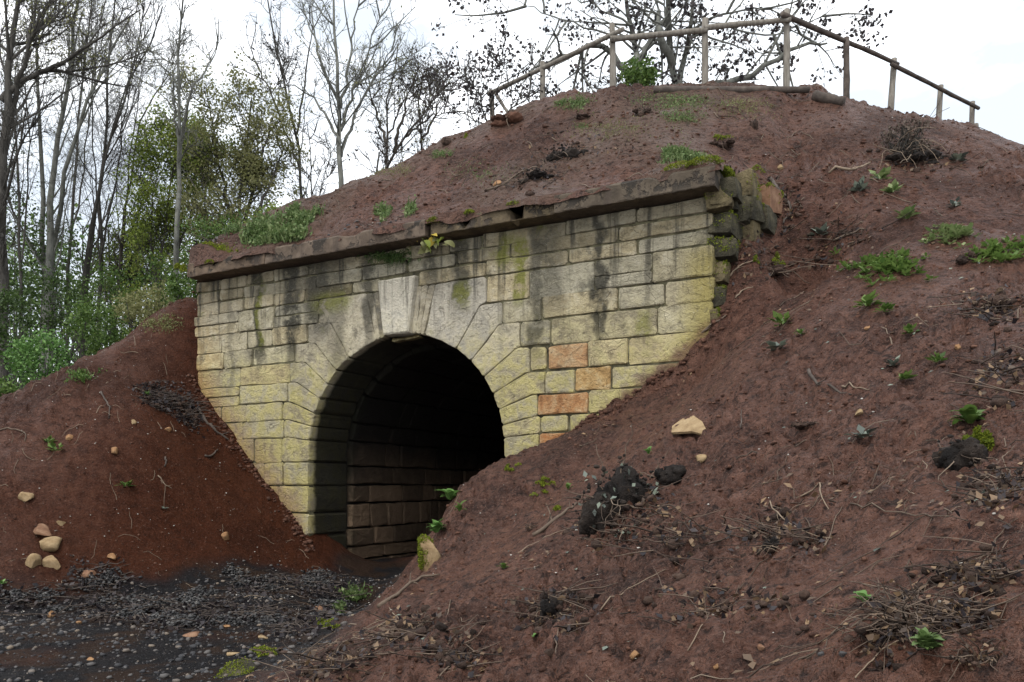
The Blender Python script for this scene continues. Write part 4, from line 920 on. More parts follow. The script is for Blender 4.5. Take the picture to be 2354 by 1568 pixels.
# far wood: reads as one mass of stems and foliage
rng = np.random.default_rng(77); ml = MB(); n = 26000
kx = rng.uniform(-34, -6, 150); ky = rng.uniform(30, 52, 150); kz = ZO + ky * rng.uniform(.10, .30, 150) * sm(-2, -14, kx)
q = rng.integers(0, 150, n); pos = np.stack([kx[q], ky[q], kz[q]], 1) + rng.normal(0, 1, (n, 3)) * np.array([1.3, 1.0, 1.1]); leaves(ml, pos, rng.uniform(.12, .3, n), rng)
fo_ = ml.build('far_wood', 'leaf_mid', smooth=False)
tag(fo_, 'hazy green mass of the far wood behind the thicket', 'wood', kind='stuff')
mb = MB(); n = 90; x = rng.uniform(-36, -5, n); y = rng.uniform(28, 50, n); h = rng.uniform(5, 13, n); z0 = F0(x, y)
t = np.linspace(0, 1, 6)[None, :, None]; lean = np.stack([rng.normal(.05, .07, n), rng.normal(0, .05, n), np.ones(n)], 1)
p = np.stack([x, y, z0 - .3], 1)[:, None] + lean[:, None] * h[:, None, None] * t; tubes(mb, p, np.linspace(1, .25, 6)[None] * rng.uniform(.06, .16, (n, 1)), 5)
L, r = kids(p, 900, .3, 1, (20, 50), (1.5, 3.5), 5, .1, .12, .03, rng); tubes(mb, L, r, 3)
tag(mb.build('far_stems', 'bark'), 'thin far tree stems behind the thicket, too many to tell apart', 'wood', kind='stuff')

# ------------------------------------------------------------------ loose stones
def px2m(px, p): return px / FPX * p[1]
def place_stone(label, px, py, w, h, mat, seed, flat=.6, group=None, sink=.25, name='loose_stone', rot=None):
    p = hit(px, py + h * .35); a = px2m(w, p) / 2; b = px2m(h, p) / 2
    o = rock(name, (p[0], p[1], p[2] + b * (1 - sink * 2) * .6), (a, a * .85, max(b, a * flat * .6)), mat, seed=seed, rot=rot, lumps=.12, smooth=False)
    n = gnormal(np.array(p[0]), np.array(p[1]), .25); o.rotation_euler = (-n[1] * .6, n[0] * .6, 0)
    return tag(o, label, 'stone', group)
GL, GR, GG = 'stones on the left bank', 'stones on the right bank', 'larger stones on the gravel'
for i, (lab, px, py, w, h, mt, fl, gr) in enumerate((
    ('rounded tan stone alone high on the left edge of the left bank', 60, 1138, 38, 30, 'tan', .8, GL),
    ('largest tan stone of the three lying together on the left bank', 117, 1249, 62, 32, 'tan', .6, GL),
    ('greenish tan stone, left of the two under the largest tan stone', 78, 1284, 36, 44, 'tan', .8, GL),
    ('tan stone, right of the two under the largest tan stone', 122, 1287, 52, 38, 'tan', .6, GL),
    ('flat reddish slab leaning just above the three tan stones', 92, 1217, 66, 28, 'redbrown', .4, GL),
    ('small pointed tan stone right of the flat reddish slab', 140, 1202, 26, 18, 'tan', .6, GL),
    ('square ochre stone in the middle of the left bank', 265, 1039, 27, 22, 'orange', .8, GL),
    ('small orange stone left of the square ochre stone, beside green plants', 158, 1006, 20, 18, 'orange', .8, GL),
    ('small orange stone below the dark rubble heap on the left bank', 385, 985, 18, 16, 'orange', .8, GL),
    ('small tan stone in a hollow left of the dark rubble heap', 307, 968, 18, 14, 'tan', .8, GL),
    ('three cornered orange stone low on the smooth red clay', 520, 1233, 28, 26, 'orange', .6, GL),
    ('small ochre stone at the lower edge of the left bank', 255, 1280, 26, 20, 'orange', .8, GL),
    ('flat pinkish stone on top of the dark gravel heap', 207, 1318, 42, 20, 'redbrown', .5, GG),
    ('orange stone in the dark gravel at the left', 121, 1410, 26, 22, 'orange', .8, GG),
    ('flat orange brown stone at the middle of the gravel', 442, 1455, 44, 20, 'redbrown', .6, GG),
    ('ochre stone at the far edge of the gravel', 564, 1407, 28, 18, 'tan', .8, GG),
    ('brown half buried stone beside the grass at the bank toe', 727, 1399, 36, 26, 'redbrown', .8, GG),
    ('pale flat stone on the gravel near the mossy toe', 604, 1463, 34, 18, 'tan', .6, GG),
    ('pale yellow flat stone left of the mossy boulder', 536, 1500, 36, 14, 'tan', .4, GG),
    ('small orange brown stone in the middle gravel, above the flat brown one', 523, 1438, 24, 12, 'orange', .6, GG),
    ('red brick chip on the gravel at the left', 182, 1430, 20, 10, 'orange', .5, GG),
    ('orange brick chip on the gravel in the lower left', 210, 1513, 26, 9, 'orange', .5, GG),
    ('small tan stone under the pointed flake on the right bank', 1608, 1053, 36, 20, 'tan', .6, GR),
    ('small ochre pebble below the hooked root on the right bank', 1975, 952, 26, 16, 'tan', .7, GR),
    ('flat orange pebble high on the right bank below the big leafy patch', 1995, 752, 22, 12, 'orange', .6, GR),
    ('ochre pebble standing on edge at the right of the right bank', 2203, 801, 18, 22, 'orange', .7, GR),
    ('ochre angular stone at the bottom of the right bank', 1461, 1506, 34, 28, 'orange', .7, GR),
    ('round ochre pebble at the lower edge, right of the angular stone', 1644, 1530, 20, 24, 'orange', .8, GR),
    ('round brown pebble right of the round ochre pebble', 1750, 1490, 22, 18, 'redbrown', .8, GR),
    ('orange stone on the mound above the cornice, left part', 1142, 420, 30, 16, 'orange', .6, GR),
    ('tan stone beside the dark root right of the wall corner', 1795, 383, 18, 18, 'tan', .8, GR),
    ('dark blue grey pebble at the lower right bank', 1885, 1505, 20, 18, 'gravel', .8, GR),
    ('second dark pebble right of the dark blue grey pebble', 1938, 1502, 22, 18, 'gravel', .8, GR))):
    place_stone(lab, px, py, w, h, mt, 40 + i, fl, gr)
# the pointed tan flake
def plate(label, px, py, outline, th, mat, name='stone_flake', cat='stone', lift=.02, tilt=.0, group=None):
    p = hit(px, py); s = p[1] / FPX; n = gnormal(np.array(p[0]), np.array(p[1]), .3); n = unit(n * np.array([1, 1, 1.0]))
    ex = unit(np.cross(np.array([0, 1., 0]), n)); ey = np.cross(n, ex); f = max(.25, abs(n @ unit(p - np.array([0, 0, ZO]))))
    pts = [p + n * lift + ex * (x * s) + ey * (-y * s / f) for x, y in outline]; q = [a - n * th for a in pts]; k = len(pts); c = np.mean(pts, 0) + n * .004
    V = [a - p for a in pts + q + [c]]; F = [(i, (i + 1) % k, 2 * k)[::-1] for i in range(k)] + [(i, (i + 1) % k, k + (i + 1) % k, k + i) for i in range(k)]
    o = obj(name, V, F, mat, smooth=False); o.location = tuple(p)
    return tag(o, label, cat, group)
plate('large pointed tan stone flake lying flat on the right bank', 1588, 990, [(-37, -10), (-20, -22), (10, -24), (32, -16), (26, 6), (8, 28), (-4, 32), (-10, 12)], .022, 'tan', group=GR, lift=.03)
# mossy stones at the toe
ms = empty('mossy_stone'); p = hit(975, 1300); ms.location = tuple(p)
tag(ms, 'upright ochre stone with moss at the toe of the bank by the arch', 'stone')
def moss_on(o, parent, mask, n, size, seed):
    r = np.random.default_rng(seed); V = np.array([v.co[:] for v in o.data.vertices]) + np.array(o.location); T = np.array([p.vertices[:] for p in o.data.polygons]); c = V[T].mean(1); T = T[mask(c)]
    t = T[r.integers(0, len(T), n)]; w = r.dirichlet((1, 1, 1), n); p = (V[t] * w[..., None]).sum(1); mb = MB(); leaves(mb, p + r.normal(0, .006, (n, 3)), r.uniform(.6, 1.4, n) * size, r); mb.build('moss', 'moss', parent, smooth=False)
o = rock('boulder', (.02, 0, .08), (.12, .15, .24), 'tan', ms, seed=97)
moss_on(o, ms, lambda c: (c[:, 0] < .0 + .05 * np.sin(c[:, 2] * 20)) | (c[:, 2] > .22), 2600, .016, 1)
ms = empty('mossy_stone'); p = hit(548, 1548); ms.location = tuple(p)
tag(ms, 'low moss covered boulder at the bottom of the picture where gravel meets bank', 'stone')
o = rock('boulder', (0, 0, 0), (.17, .15, .08), 'rubble', ms, seed=92)
moss_on(o, ms, lambda c: c[:, 0] + .04 * np.sin(c[:, 1] * 30) < .07, 3600, .011, 2)

# ------------------------------------------------------------------ plants
def frame(dirs, ups):
    y = unit(dirs); x = unit(np.cross(y, ups)); z = np.cross(x, y); return np.stack([x, y, z], -1)
LV = []; LFc = []
for i, t in enumerate(np.linspace(0, 1, 6)):
    w = .30 * math.sin(math.pi * min(.12 + t * .86, .999)) ** .8; zc = .22 * math.sin(t * 2.2) - .28 * t * t
    LV += [(-w, t, zc + .10 * w * 2), (0, t, zc), (w, t, zc + .10 * w * 2)]
for i in range(5):
    for j in range(2): LFc.append((i * 3 + j, i * 3 + j + 1, i * 3 + j + 4, i * 3 + j + 3))
leaf_meshes = {}
def leaf_mesh(mat):
    if mat not in leaf_meshes:
        me = bpy.data.meshes.new('leaf'); me.from_pydata(LV, [], LFc); me.update(); me.materials.append(M[mat])
        me.polygons.foreach_set('use_smooth', np.ones(len(me.polygons), bool)); leaf_meshes[mat] = me
    return leaf_meshes[mat]
from mathutils import Matrix
def big_rosette(label, px, py, wpx, n, mat, seed, elev=(10, 60), group='leafy plants close to the viewer'):
    while hit(px, py)[1] > 10.2 and py > 1000 and py < 1320: py += 5        # onto the bank's near edge
    p = hit(px, py); r = np.random.default_rng(seed); e = tag(empty('leafy_plant', tuple(p)), label, 'plant', group); L = px2m(wpx, p) / 2
    for i in range(n):
        a = i * 2.4 + r.uniform(-.4, .4); el = math.radians(r.uniform(*elev)); d = np.array([math.cos(a) * math.cos(el), math.sin(a) * math.cos(el), math.sin(el)])
        R = frame(d[None], np.array([[0, 0, 1.]]) + r.normal(0, .15, (1, 3)))[0]; s = L * r.uniform(.45, 1.0) * (1 if n < 30 else .62)
        o = bpy.data.objects.new('leaf', leaf_mesh(mat)); COL.objects.link(o); o.parent = e
        mt = np.eye(4); mt[:3, :3] = R * s; mt[:3, 3] = d * L * .06 + np.array([0, 0, L * .12 + L * .25 * (i / n)])
        o.matrix_local = Matrix(mt.tolist())
    return e
big_rosette('glossy five leaved seedling left of the twig pile, bottom right', 1986, 1395, 84, 7, 'leaf_bright', 1, (5, 45))
big_rosette('large leafy green plant at the bottom right edge under the twig pile', 2125, 1520, 150, 46, 'grass', 2, (5, 80))
big_rosette('leafy rosette on top of the bank edge in front of the arch', 1034, 1140, 84, 18, 'leaf_bright', 3)
big_rosette('bushy rosette hanging at the bank edge below the topmost one', 1004, 1185, 100, 30, 'leaf_bright', 4)
big_rosette('small rosette right of the bushy rosette on the bank edge', 1056, 1190, 54, 10, 'leaf_mid', 5)
big_rosette('dark leaved seedling low on the slope in front of the arch', 1158, 1312, 42, 9, 'leaf_mid', 6)
big_rosette('broad leaved plant on the mossy clump at the right edge', 2228, 985, 110, 18, 'leaf_mid', 7, (0, 50))
big_rosette('small two leaved seedling at the bottom, left of the ochre stone', 1226, 1481, 34, 4, 'leaf_bright', 8)
big_rosette('pale seedling left of the big dark root clod', 1305, 1130, 38, 8, 'leaf_mid', 9)
big_rosette('seedling growing on the small dark clod', 1490, 1051, 40, 8, 'leaf_bright', 10, (20, 70))
def rosettes(label, spots, mat, seed, group, name='leafy_plant', ls=.05, per=14, cat='plant'):
    """a patch of small rosettes: spots are (px, py, width px)"""
    r = np.random.default_rng(seed + 300); c0 = hit(spots[0][0], spots[0][1]); many = len(spots) > 1
    e = empty(name, tuple(c0)) if many else None
    for px, py, w in spots:
        p = hit(px, py)
        if np.linalg.norm(p - c0) > 2.5: continue
        mb = MB(); L = px2m(w, p) / 2; k = max(6, int(per if many else per * 1.7)); a = r.uniform(0, 6.28, k); el = np.radians(r.uniform(5, 60, k))
        d = np.stack([np.cos(a) * np.cos(el), np.sin(a) * np.cos(el), np.sin(el)], 1); R = frame(d, np.array([[0, 0, 1.]]) + r.normal(0, .2, (k, 3)))
        q = p + d * (r.uniform(.0, .5, k) * L)[:, None] + np.array([0, 0, .01])
        leaves(mb, q, r.uniform(.35, .8, k) * max(L, .03), r, 'leaf', R)
        if not many: return tag(mb.build(name, mat, smooth=False, origin=c0), label, cat, group)
        o = mb.build('rosette', mat, smooth=False, origin=p); o.parent = e; o.location = tuple(p - c0)
    return tag(e, label, cat, group)
def rnd_spots(px, py, wx, wy, n, size, seed):
    r = np.random.default_rng(seed); return [(px + r.normal(0, .42) * wx, py + r.normal(0, .42) * wy, size * r.uniform(.6, 1.3)) for _ in range(n)]
GP = 'green weeds on the right bank'; GM = 'green weeds on the mound'; GLB = 'green weeds on the left bank'
rosettes('largest leafy weed patch in the middle of the right bank', rnd_spots(2050, 618, 115, 36, 80, 42, 1), 'leaf_mid', 1, GP)
rosettes('feathery weed patch above and right of the largest weed patch', rnd_spots(2195, 545, 66, 26, 40, 42, 2), 'grass', 2, GP)
rosettes('long weed patch at the right picture edge', rnd_spots(2300, 590, 70, 26, 48, 42, 3), 'leaf_mid', 3, GP)
for i, (lab, px, py, w, mt) in enumerate((
    ('weed pair under the largest weed patch, the left and bigger one', 1990, 708, 60, 'leaf_mid'), ('small weed at the right of the weed pair under the largest patch', 2032, 721, 44, 'leaf_mid'),
    ('weed with dark root right of the lower wall corner', 1797, 750, 52, 'leaf_mid'), ('tiny weed right of the one by the wall corner', 1838, 772, 28, 'leaf_mid'),
    ('pale flat weed below the two by the wall corner', 1786, 811, 52, 'leaf_grey'), ('small round weed right of centre on the right bank', 2091, 774, 42, 'leaf_mid'),
    ('flat weed near the right edge above the hooked root', 2155, 836, 42, 'leaf_mid'), ('grey green weed left of the flat weed near the right edge', 2051, 845, 40, 'leaf_grey'),
    ('small bright weed below the grey green weed', 2081, 881, 44, 'leaf_mid'), ('spreading grey green weed left of the mossy clump', 1985, 1022, 62, 'leaf_grey'),
    ('grassy weed high on the right bank, topmost of three', 2022, 415, 48, 'grass'), ('weed below the topmost grassy weed of the right bank', 2052, 446, 44, 'grass'),
    ('faint weed left of the topmost grassy weeds', 1975, 445, 46, 'leaf_grey'), ('tall feathery weed above the largest weed patch', 2081, 508, 46, 'grass'),
    ('pale spiky weed near the right crest', 2200, 372, 40, 'leaf_grey'), ('tiny grey weed at the upper right of the bank', 2195, 477, 30, 'leaf_grey'),
    ('flat grey weed beside roots right of the wall corner', 1888, 545, 50, 'leaf_grey'))):
    rosettes(lab, [(px, py, w * 1.35)], mt, 20 + i, GP, per=18)
for i, (lab, px, py, w, mt) in enumerate((('dark leaved weed, upper of the pair at the left edge', 111, 1020, 42, 'leaf_mid'), ('broad weed, lower of the pair at the left edge', 130, 1043, 62, 'leaf_mid'), ('small grey weed in the middle of the left bank', 290, 1123, 50, 'leaf_mid'),
    ('bright leaf tuft at the top of the dark rubble heap', 338, 910, 24, 'leaf_bright'), ('leaf at the left picture edge above the gravel', 3, 1345, 34, 'leaf_bright'), ('pale weed scrap low on the red clay', 377, 1172, 22, 'leaf_grey'))):
    rosettes(lab, [(px, py, w)], mt, 60 + i, GLB)
def grass(label, px, py, wx, wy, n, h, mat, seed, group, cat='grass', name='grass_tuft', droop=.35, width=.22, onground=True, d=None):
    r = np.random.default_rng(seed + 600); c0 = hit(px, py); sx = wx / FPX * c0[1]
    pts = np.array([hit(px + a * wx, py + b * wy) for a, b in r.normal(0, .42, (34, 2))]); pts = pts[np.linalg.norm(pts - c0, axis=1) < max(1.0, sx * 2)]
    if len(pts) == 0: pts = c0[None]
    q = pts[r.integers(0, len(pts), n)] + np.stack([r.normal(0, sx * .13, n), r.normal(0, sx * .13, n), np.zeros(n)], 1)
    zg = ground(q[:, 0], q[:, 1]); ok = np.abs(zg - c0[2]) < max(.7, sx); q = q[ok]; q[:, 2] = zg[ok] - .01; n = len(q)
    hh = .45 + .9 * np.clip(fbm(q[:, 0] * 3, q[:, 1] * 3, seed, 2) + .45, 0, 1)
    dd = r.normal(0, droop, (n, 3)); dd[:, 2] = 1; R = frame(dd, r.normal(size=(n, 3))); mb = MB(); k = n // 3
    leaves(mb, q[:k], r.uniform(.5, 1.3, k) * h * hh[:k], r, 'card', R[:k], width * .45)
    q2 = q[k:] + unit(dd[k:]) * (r.uniform(.1, 1.0, n - k) * h * hh[k:])[:, None]
    leaves(mb, q2, r.uniform(.25, .5, n - k) * h, r, 'card', None, 1.0)
    return tag(mb.build(name, mat, smooth=False, origin=c0), label, cat, group, kind='stuff')
grass('large lush grass clump on the left part of the cornice', 610, 545, 75, 30, 5200, .15, 'grass', 1, GM, width=.5)
grass('thick grass and herbs where the cornice clump meets the flank', 690, 505, 40, 20, 2400, .12, 'grass', 2, GM, width=.5)
grass('mossy grass strip at the left tip of the cornice', 500, 590, 40, 14, 1100, .07, 'moss', 3, GM, width=.5)
grass('upright weed tuft on the mound left of centre above the cornice', 880, 492, 20, 14, 420, .13, 'grass', 4, GM, width=.5)
grass('second weed tuft right of the upright one above the cornice', 944, 487, 15, 13, 360, .12, 'grass', 5, GM, width=.5)
grass('grass fringe on the right end of the cornice', 1560, 365, 55, 12, 3000, .09, 'grass', 6, GM, width=.5)
grass('pale grass patch on the crest under the long log', 1560, 235, 90, 16, 1500, .07, 'grass', 7, GM, width=.4)
grass('flat green weed patch below the crest grass', 1565, 272, 50, 12, 900, .06, 'grass', 8, GM, width=.6)
grass('sparse grass along the crest at the second fence post', 1320, 240, 50, 10, 800, .08, 'grass', 9, GM, width=.4)
grass('small grass patch on the left flank of the mound', 1015, 355, 26, 10, 500, .07, 'grass', 10, GM, width=.5)
grass('thin grass along the left skyline of the mound', 900, 395, 60, 12, 500, .06, 'leaf_olive', 11, GM, width=.4)
grass('small green patch below the leftmost fence posts', 1335, 292, 26, 8, 350, .05, 'grass', 12, GM, width=.6)
grass('grass tuft in the gravel corner at the bank toe, the larger one', 818, 1375, 30, 20, 420, .13, 'grass', 13, GP, width=.35)
grass('thin grass tuft left of the larger one at the bank toe', 782, 1402, 14, 16, 160, .12, 'grass', 14, GP, width=.3)
grass('grass and herbs on the crest of the left bank', 185, 866, 34, 12, 600, .10, 'leaf_mid', 15, GLB, width=.5)
grass('dark weeds along the left bank crest below the lone trunk', 370, 745, 50, 14, 700, .10, 'leaf_olive', 16, GLB, width=.5)
def moss(label, px, py, wx, wy, n, seed, h=.03, k=10):
    r = np.random.default_rng(seed + 800); mb = MB(); c0 = hit(px, py)
    for i in range(k):
        p = hit(px + r.normal(0, .4) * wx, py + r.normal(0, .4) * wy); a = px2m(wx, p) * r.uniform(.2, .4); moss_pad(mb, p + np.array([0, 0, -.005]), (a, a, h * r.uniform(.6, 1.3)), n // k, r, .014)
    return tag(mb.build('moss_patch', 'moss', smooth=False, origin=c0), label, 'moss', 'moss patches on the ground')
moss('moss trailing down the bank edge above the upright ochre stone', 985, 1245, 14, 22, 1500, 12, .03, 8)
moss('bright moss along the bank toe above the boulder', 620, 1502, 36, 14, 1600, 1)
moss('moss strip on the bank toe below the grass tufts', 745, 1437, 40, 16, 1800, 2)
moss('yellowish moss on the slope left of the big root clod', 1250, 1120, 28, 18, 1100, 3)
moss('thin moss cushion below the yellowish moss', 1277, 1168, 16, 6, 400, 4, k=5)
moss('moss patch under the right springing of the arch', 1170, 1076, 20, 9, 700, 5, k=6)
moss('green moss cap on the sod above the wall corner', 1655, 322, 26, 8, 900, 6, .05)
moss('round moss cushion right of the wall, lower one', 1782, 606, 16, 12, 1200, 7, .07, 5)
moss('small moss cushion left of the round one', 1738, 602, 9, 7, 500, 8, .04, 4)
moss('thick moss ball on the clump at the right edge', 2250, 1030, 30, 10, 4200, 9, .05, 8)
moss('moss tuft on the left flank skyline', 1072, 318, 12, 9, 500, 10, .06, 4)
moss('yellow moss streaks on the debris beside the corner', 1740, 390, 26, 10, 600, 11, .03, 6)

grass('dry grass along the middle of the crest', 1700, 245, 110, 16, 900, .06, 'leaf_olive', 17, GM, width=.3)
grass('sparse dry grass on the mound above the cornice middle', 1420, 300, 120, 26, 900, .06, 'leaf_olive', 18, GM, width=.3)
grass('thin green growth on the mound left of the dark clod', 1100, 400, 90, 24, 600, .05, 'grass', 19, GM, width=.4)
# plants growing out of the wall under the cornice: real roots in the joint, leaves hanging
def wall_pt(px, py, n=-.06):
    u = (px - HX) / FPX; k = (C0[0] * 1.0, C0[1]); s = (u * (C0[1]) - C0[0]) / (CT + u * ST); x, y = from_sm(s, n); return np.array([x, y, (HY - py) / FPX * y + ZO])
r = np.random.default_rng(21); o0 = wall_pt(905, 585); mb = MB(); nb = 170
q = np.array([wall_pt(905 + r.normal(0, 28), 585 + r.normal(0, 7), -.03) for _ in range(nb)])
for i in range(nb):
    dd = np.array([r.normal(-.1, .5), -r.uniform(.2, .9), -r.uniform(.2, 1.0)]); dd /= np.linalg.norm(dd); L = r.uniform(.08, .24); t = np.linspace(.1, 1, 9)
    pp_ = q[i] + dd * (t * L)[:, None] + np.array([0, 0, -.06]) * (t ** 2)[:, None]
    for s in (-1, 1):
        sd_ = unit(np.cross(dd, [0, 0, 1.]))[None] * s * .8 + dd * .6; leaves(mb, pp_, .035 * (1.15 - t), r, 'card', frame(np.repeat(unit(sd_), 9, 0), r.normal(size=(9, 3))), .7)
tag(mb.build('fern', 'leaf_deep', smooth=False, origin=o0), 'dark feathery fern hanging from the joint under the cornice, left of the keystone top', 'fern')
o0 = wall_pt(1000, 550); e = tag(empty('wall_plant', tuple(o0)), 'small plant with yellow and green leaves under the cornice above the keystone', 'plant')
r = np.random.default_rng(31)
for i in range(24):
    px, py = (955 + r.normal(0, 9), 532 + r.normal(0, 9)) if i < 5 else (1012 + r.normal(0, 22), 556 + r.normal(0, 14)); mt = ('leaf_yellow', 'leaf_olive', 'leaf_spring', 'leaf_olive')[i % 4] if i >= 5 else 'leaf_yellow'; L = r.uniform(.06, .17)
    d = unit(np.array([r.normal(0, .7), -r.uniform(.1, .8), r.normal(-.5, .6)])); R = frame(d[None], np.array([[0, -1., .4]]) + r.normal(0, .5, (1, 3)))[0]; o = bpy.data.objects.new('leaf', leaf_mesh(mt)); COL.objects.link(o); o.parent = e
    mt_ = np.eye(4); mt_[:3, :3] = R * L; mt_[:3, 3] = wall_pt(px, py, -.22 + r.uniform(-.06, .08)) - o0 - d * L * .4; o.matrix_local = Matrix(mt_.tolist())
mb = MB(); st = np.array([[(0, .1, -.02), (-.05, -.05, .03), (-.22, -.15, .12)], [(0, .1, -.02), (.1, -.06, .05), (.2, -.14, .02)], [(0, .1, -.02), (.0, -.08, .0), (-.02, -.14, -.08)]]); tubes(mb, st, np.full((3, 3), .006), 4); mb.build('stems', 'leaf_spring', e)

# ------------------------------------------------------------------ roots, sticks and clods
def on_ground(pts, lift):
    return np.array([hit(x, y) + np.array([0, 0, lift]) for x, y in pts])
def stick(label, pts, r, mat, seed, name='stick', cat='stick', group=None, arch=0.0, tw=0):
    r = r * float(np.clip(hit(*pts[len(pts) // 2])[1] / 8.0, .22, 1.15)); p = on_ground(pts, r * .8); n = max(7, len(p) * 3); p = p[np.linalg.norm(p - p[len(p) // 2], axis=1) < 1.6]; q = spline(p, n); g = ground(q[:, 0], q[:, 1]); g = np.where(g > q[:, 2] + .4, q[:, 2] - r, g); q[:, 2] = np.maximum(q[:, 2], g + r * .5); q[:, 2] += arch * np.sin(np.linspace(0, np.pi, n))
    rr_ = np.random.default_rng(seed + 50); q[1:-1] += rr_.normal(0, r * .35, (n - 2, 3)); mb = MB(); tubes(mb, q[None], (np.linspace(1, .45, n) * r * rr_.uniform(.8, 1.2, n))[None], 6, cap=True)
    if tw:
        L, rt = kids(q[None], tw, .2, .95, (25, 60), (.05, .22), 4, .0, .2, r * .35, rr_); tubes(mb, L, rt, 4)
    return tag(mb.build(name, mat, origin=q[0]), label, cat, group)
GT = 'sticks and roots lying on the earth'
for i, (lab, pts, r, mt, tw) in enumerate((
    ('dark branch running down from the rubble heap to the wall foot', [(455, 945), (470, 968), (495, 992), (525, 1018)], .028, 'darkwood', 6),
    ('thin dark twig hooked over the left bank, left of the heap', [(312, 895), (325, 899), (338, 902), (348, 905)], .012, 'root', 4),
    ('twig with a dark scrap in the middle of the left bank', [(232, 905), (242, 925), (252, 940), (250, 965)], .014, 'darkwood', 5),
    ('short dark peg lying on the red clay', [(380, 1055), (381, 1065), (379, 1078)], .014, 'darkwood', 0),
    ('pale twig low on the red clay', [(363, 1098), (372, 1107), (380, 1118), (395, 1124)], .009, 'pale_root', 3),
    ('curved brown bark strip on the red clay near the wall', [(470, 1050), (480, 1052), (492, 1046), (500, 1036)], .016, 'darkwood', 0),
    ('bent twig at the left picture edge above the clay', [(0, 992), (40, 990), (55, 995), (57, 1018)], .010, 'root', 3),
    ('long thick dark root running down beside the wall corner', [(1768, 415), (1788, 440), (1808, 465), (1816, 490), (1800, 518)], .024, 'darkwood', 8),
    ('pale stick lying beside the moss cushion right of the wall', [(1675, 640), (1700, 622), (1730, 607)], .012, 'pale_root', 2),
    ('second pale stick below the moss cushion', [(1690, 690), (1712, 675), (1730, 662)], .010, 'pale_root', 1),
    ('long root along the wall foot on the right', [(1510, 850), (1570, 805), (1630, 765), (1668, 735)], .018, 'root', 6),
    ('pale twisted driftwood piece in the upper right', [(1905, 405), (1930, 398), (1960, 395), (2000, 378)], .018, 'pale_root', 6),
    ('pair of crossed roots high on the right bank', [(1915, 560), (1950, 545), (1985, 530)], .016, 'root', 5),
    ('hooked dark root in the middle of the right bank', [(1858, 862), (1880, 888), (1915, 905), (1955, 912)], .020, 'darkwood', 3),
    ('light root branching from the hooked dark root', [(1935, 895), (1970, 895), (1998, 900)], .010, 'pale_root', 2),
    ('short dark twig standing by the tan flake', [(1702, 985), (1704, 968), (1703, 945)], .010, 'darkwood', 0),
    ('brown root running down left from the big root clod', [(1225, 1235), (1260, 1210), (1300, 1180), (1325, 1160)], .022, 'root', 4),
    ('long thin twig below the big root clod', [(1190, 1275), (1230, 1250), (1270, 1230), (1310, 1215)], .008, 'pale_root', 3),
    ('long twig slanting across the lower slope', [(1380, 1405), (1430, 1370), (1480, 1340), (1530, 1315)], .008, 'pale_root', 3),
    ('straight brown stick on bare mud at the lower right', [(1893, 1270), (1912, 1222), (1935, 1168)], .009, 'root', 0),
    ('long reddish stick lying across the lower right mud', [(1955, 1170), (2020, 1178), (2080, 1185), (2180, 1192)], .010, 'root', 0),
    ('arched pale root over the hole in the lower right bank', [(1830, 1148), (1858, 1142), (1890, 1160), (1905, 1178)], .011, 'pale_root', 4),
    ('looped pale root below the arched one', [(1755, 1168), (1785, 1195), (1815, 1225), (1870, 1240), (1930, 1248)], .010, 'pale_root', 6),
    ('long grey stick at the right edge', [(2245, 1310), (2270, 1275), (2300, 1235), (2340, 1205)], .008, 'root', 2),
    ('long bent stick on the twig pile at the lower right', [(1935, 1465), (2000, 1430), (2080, 1390), (2170, 1345)], .010, 'root', 5),
    ('pale stick at the bottom of the twig pile', [(1965, 1565), (2010, 1535), (2060, 1505), (2120, 1480)], .009, 'pale_root', 4),
    ('curved orange brown stem on the twig pile', [(2110, 1465), (2150, 1460), (2180, 1475), (2210, 1490)], .007, 'pale_root', 1),
    ('thin upright stem beside the twig pile', [(2085, 1480), (2080, 1420), (2072, 1360)], .006, 'root', 0),
    ('twig pointing at the left bank toe grass', [(870, 1345), (885, 1385), (905, 1415), (930, 1440)], .008, 'pale_root', 2),
    ('dark root along the upper edge of the near bank', [(870, 1400), (910, 1372), (960, 1340), (1010, 1325)], .022, 'root', 6),
    ('tangled root at the near bank left end', [(845, 1450), (890, 1435), (930, 1462), (980, 1440)], .014, 'root', 9),
    ('twig with side shoots at the bottom left of the near bank', [(700, 1545), (750, 1500), (790, 1470), (830, 1455)], .010, 'root', 8),
    ('stick lying on the mound above the break in the cornice', [(1120, 440), (1160, 425), (1195, 405), (1235, 388)], .016, 'root', 6),
    ('thin stick at the lower middle of the near bank', [(1020, 1515), (1060, 1470), (1110, 1430)], .008, 'root', 2),
    ('slender stem at the lower right of the near bank', [(1580, 1500), (1605, 1455), (1640, 1410)], .007, 'pale_root', 1))):
    stick(lab, pts, r, mt, i, group=GT, tw=tw, arch=.03 if 'arched' in lab or 'loop' in lab else 0)
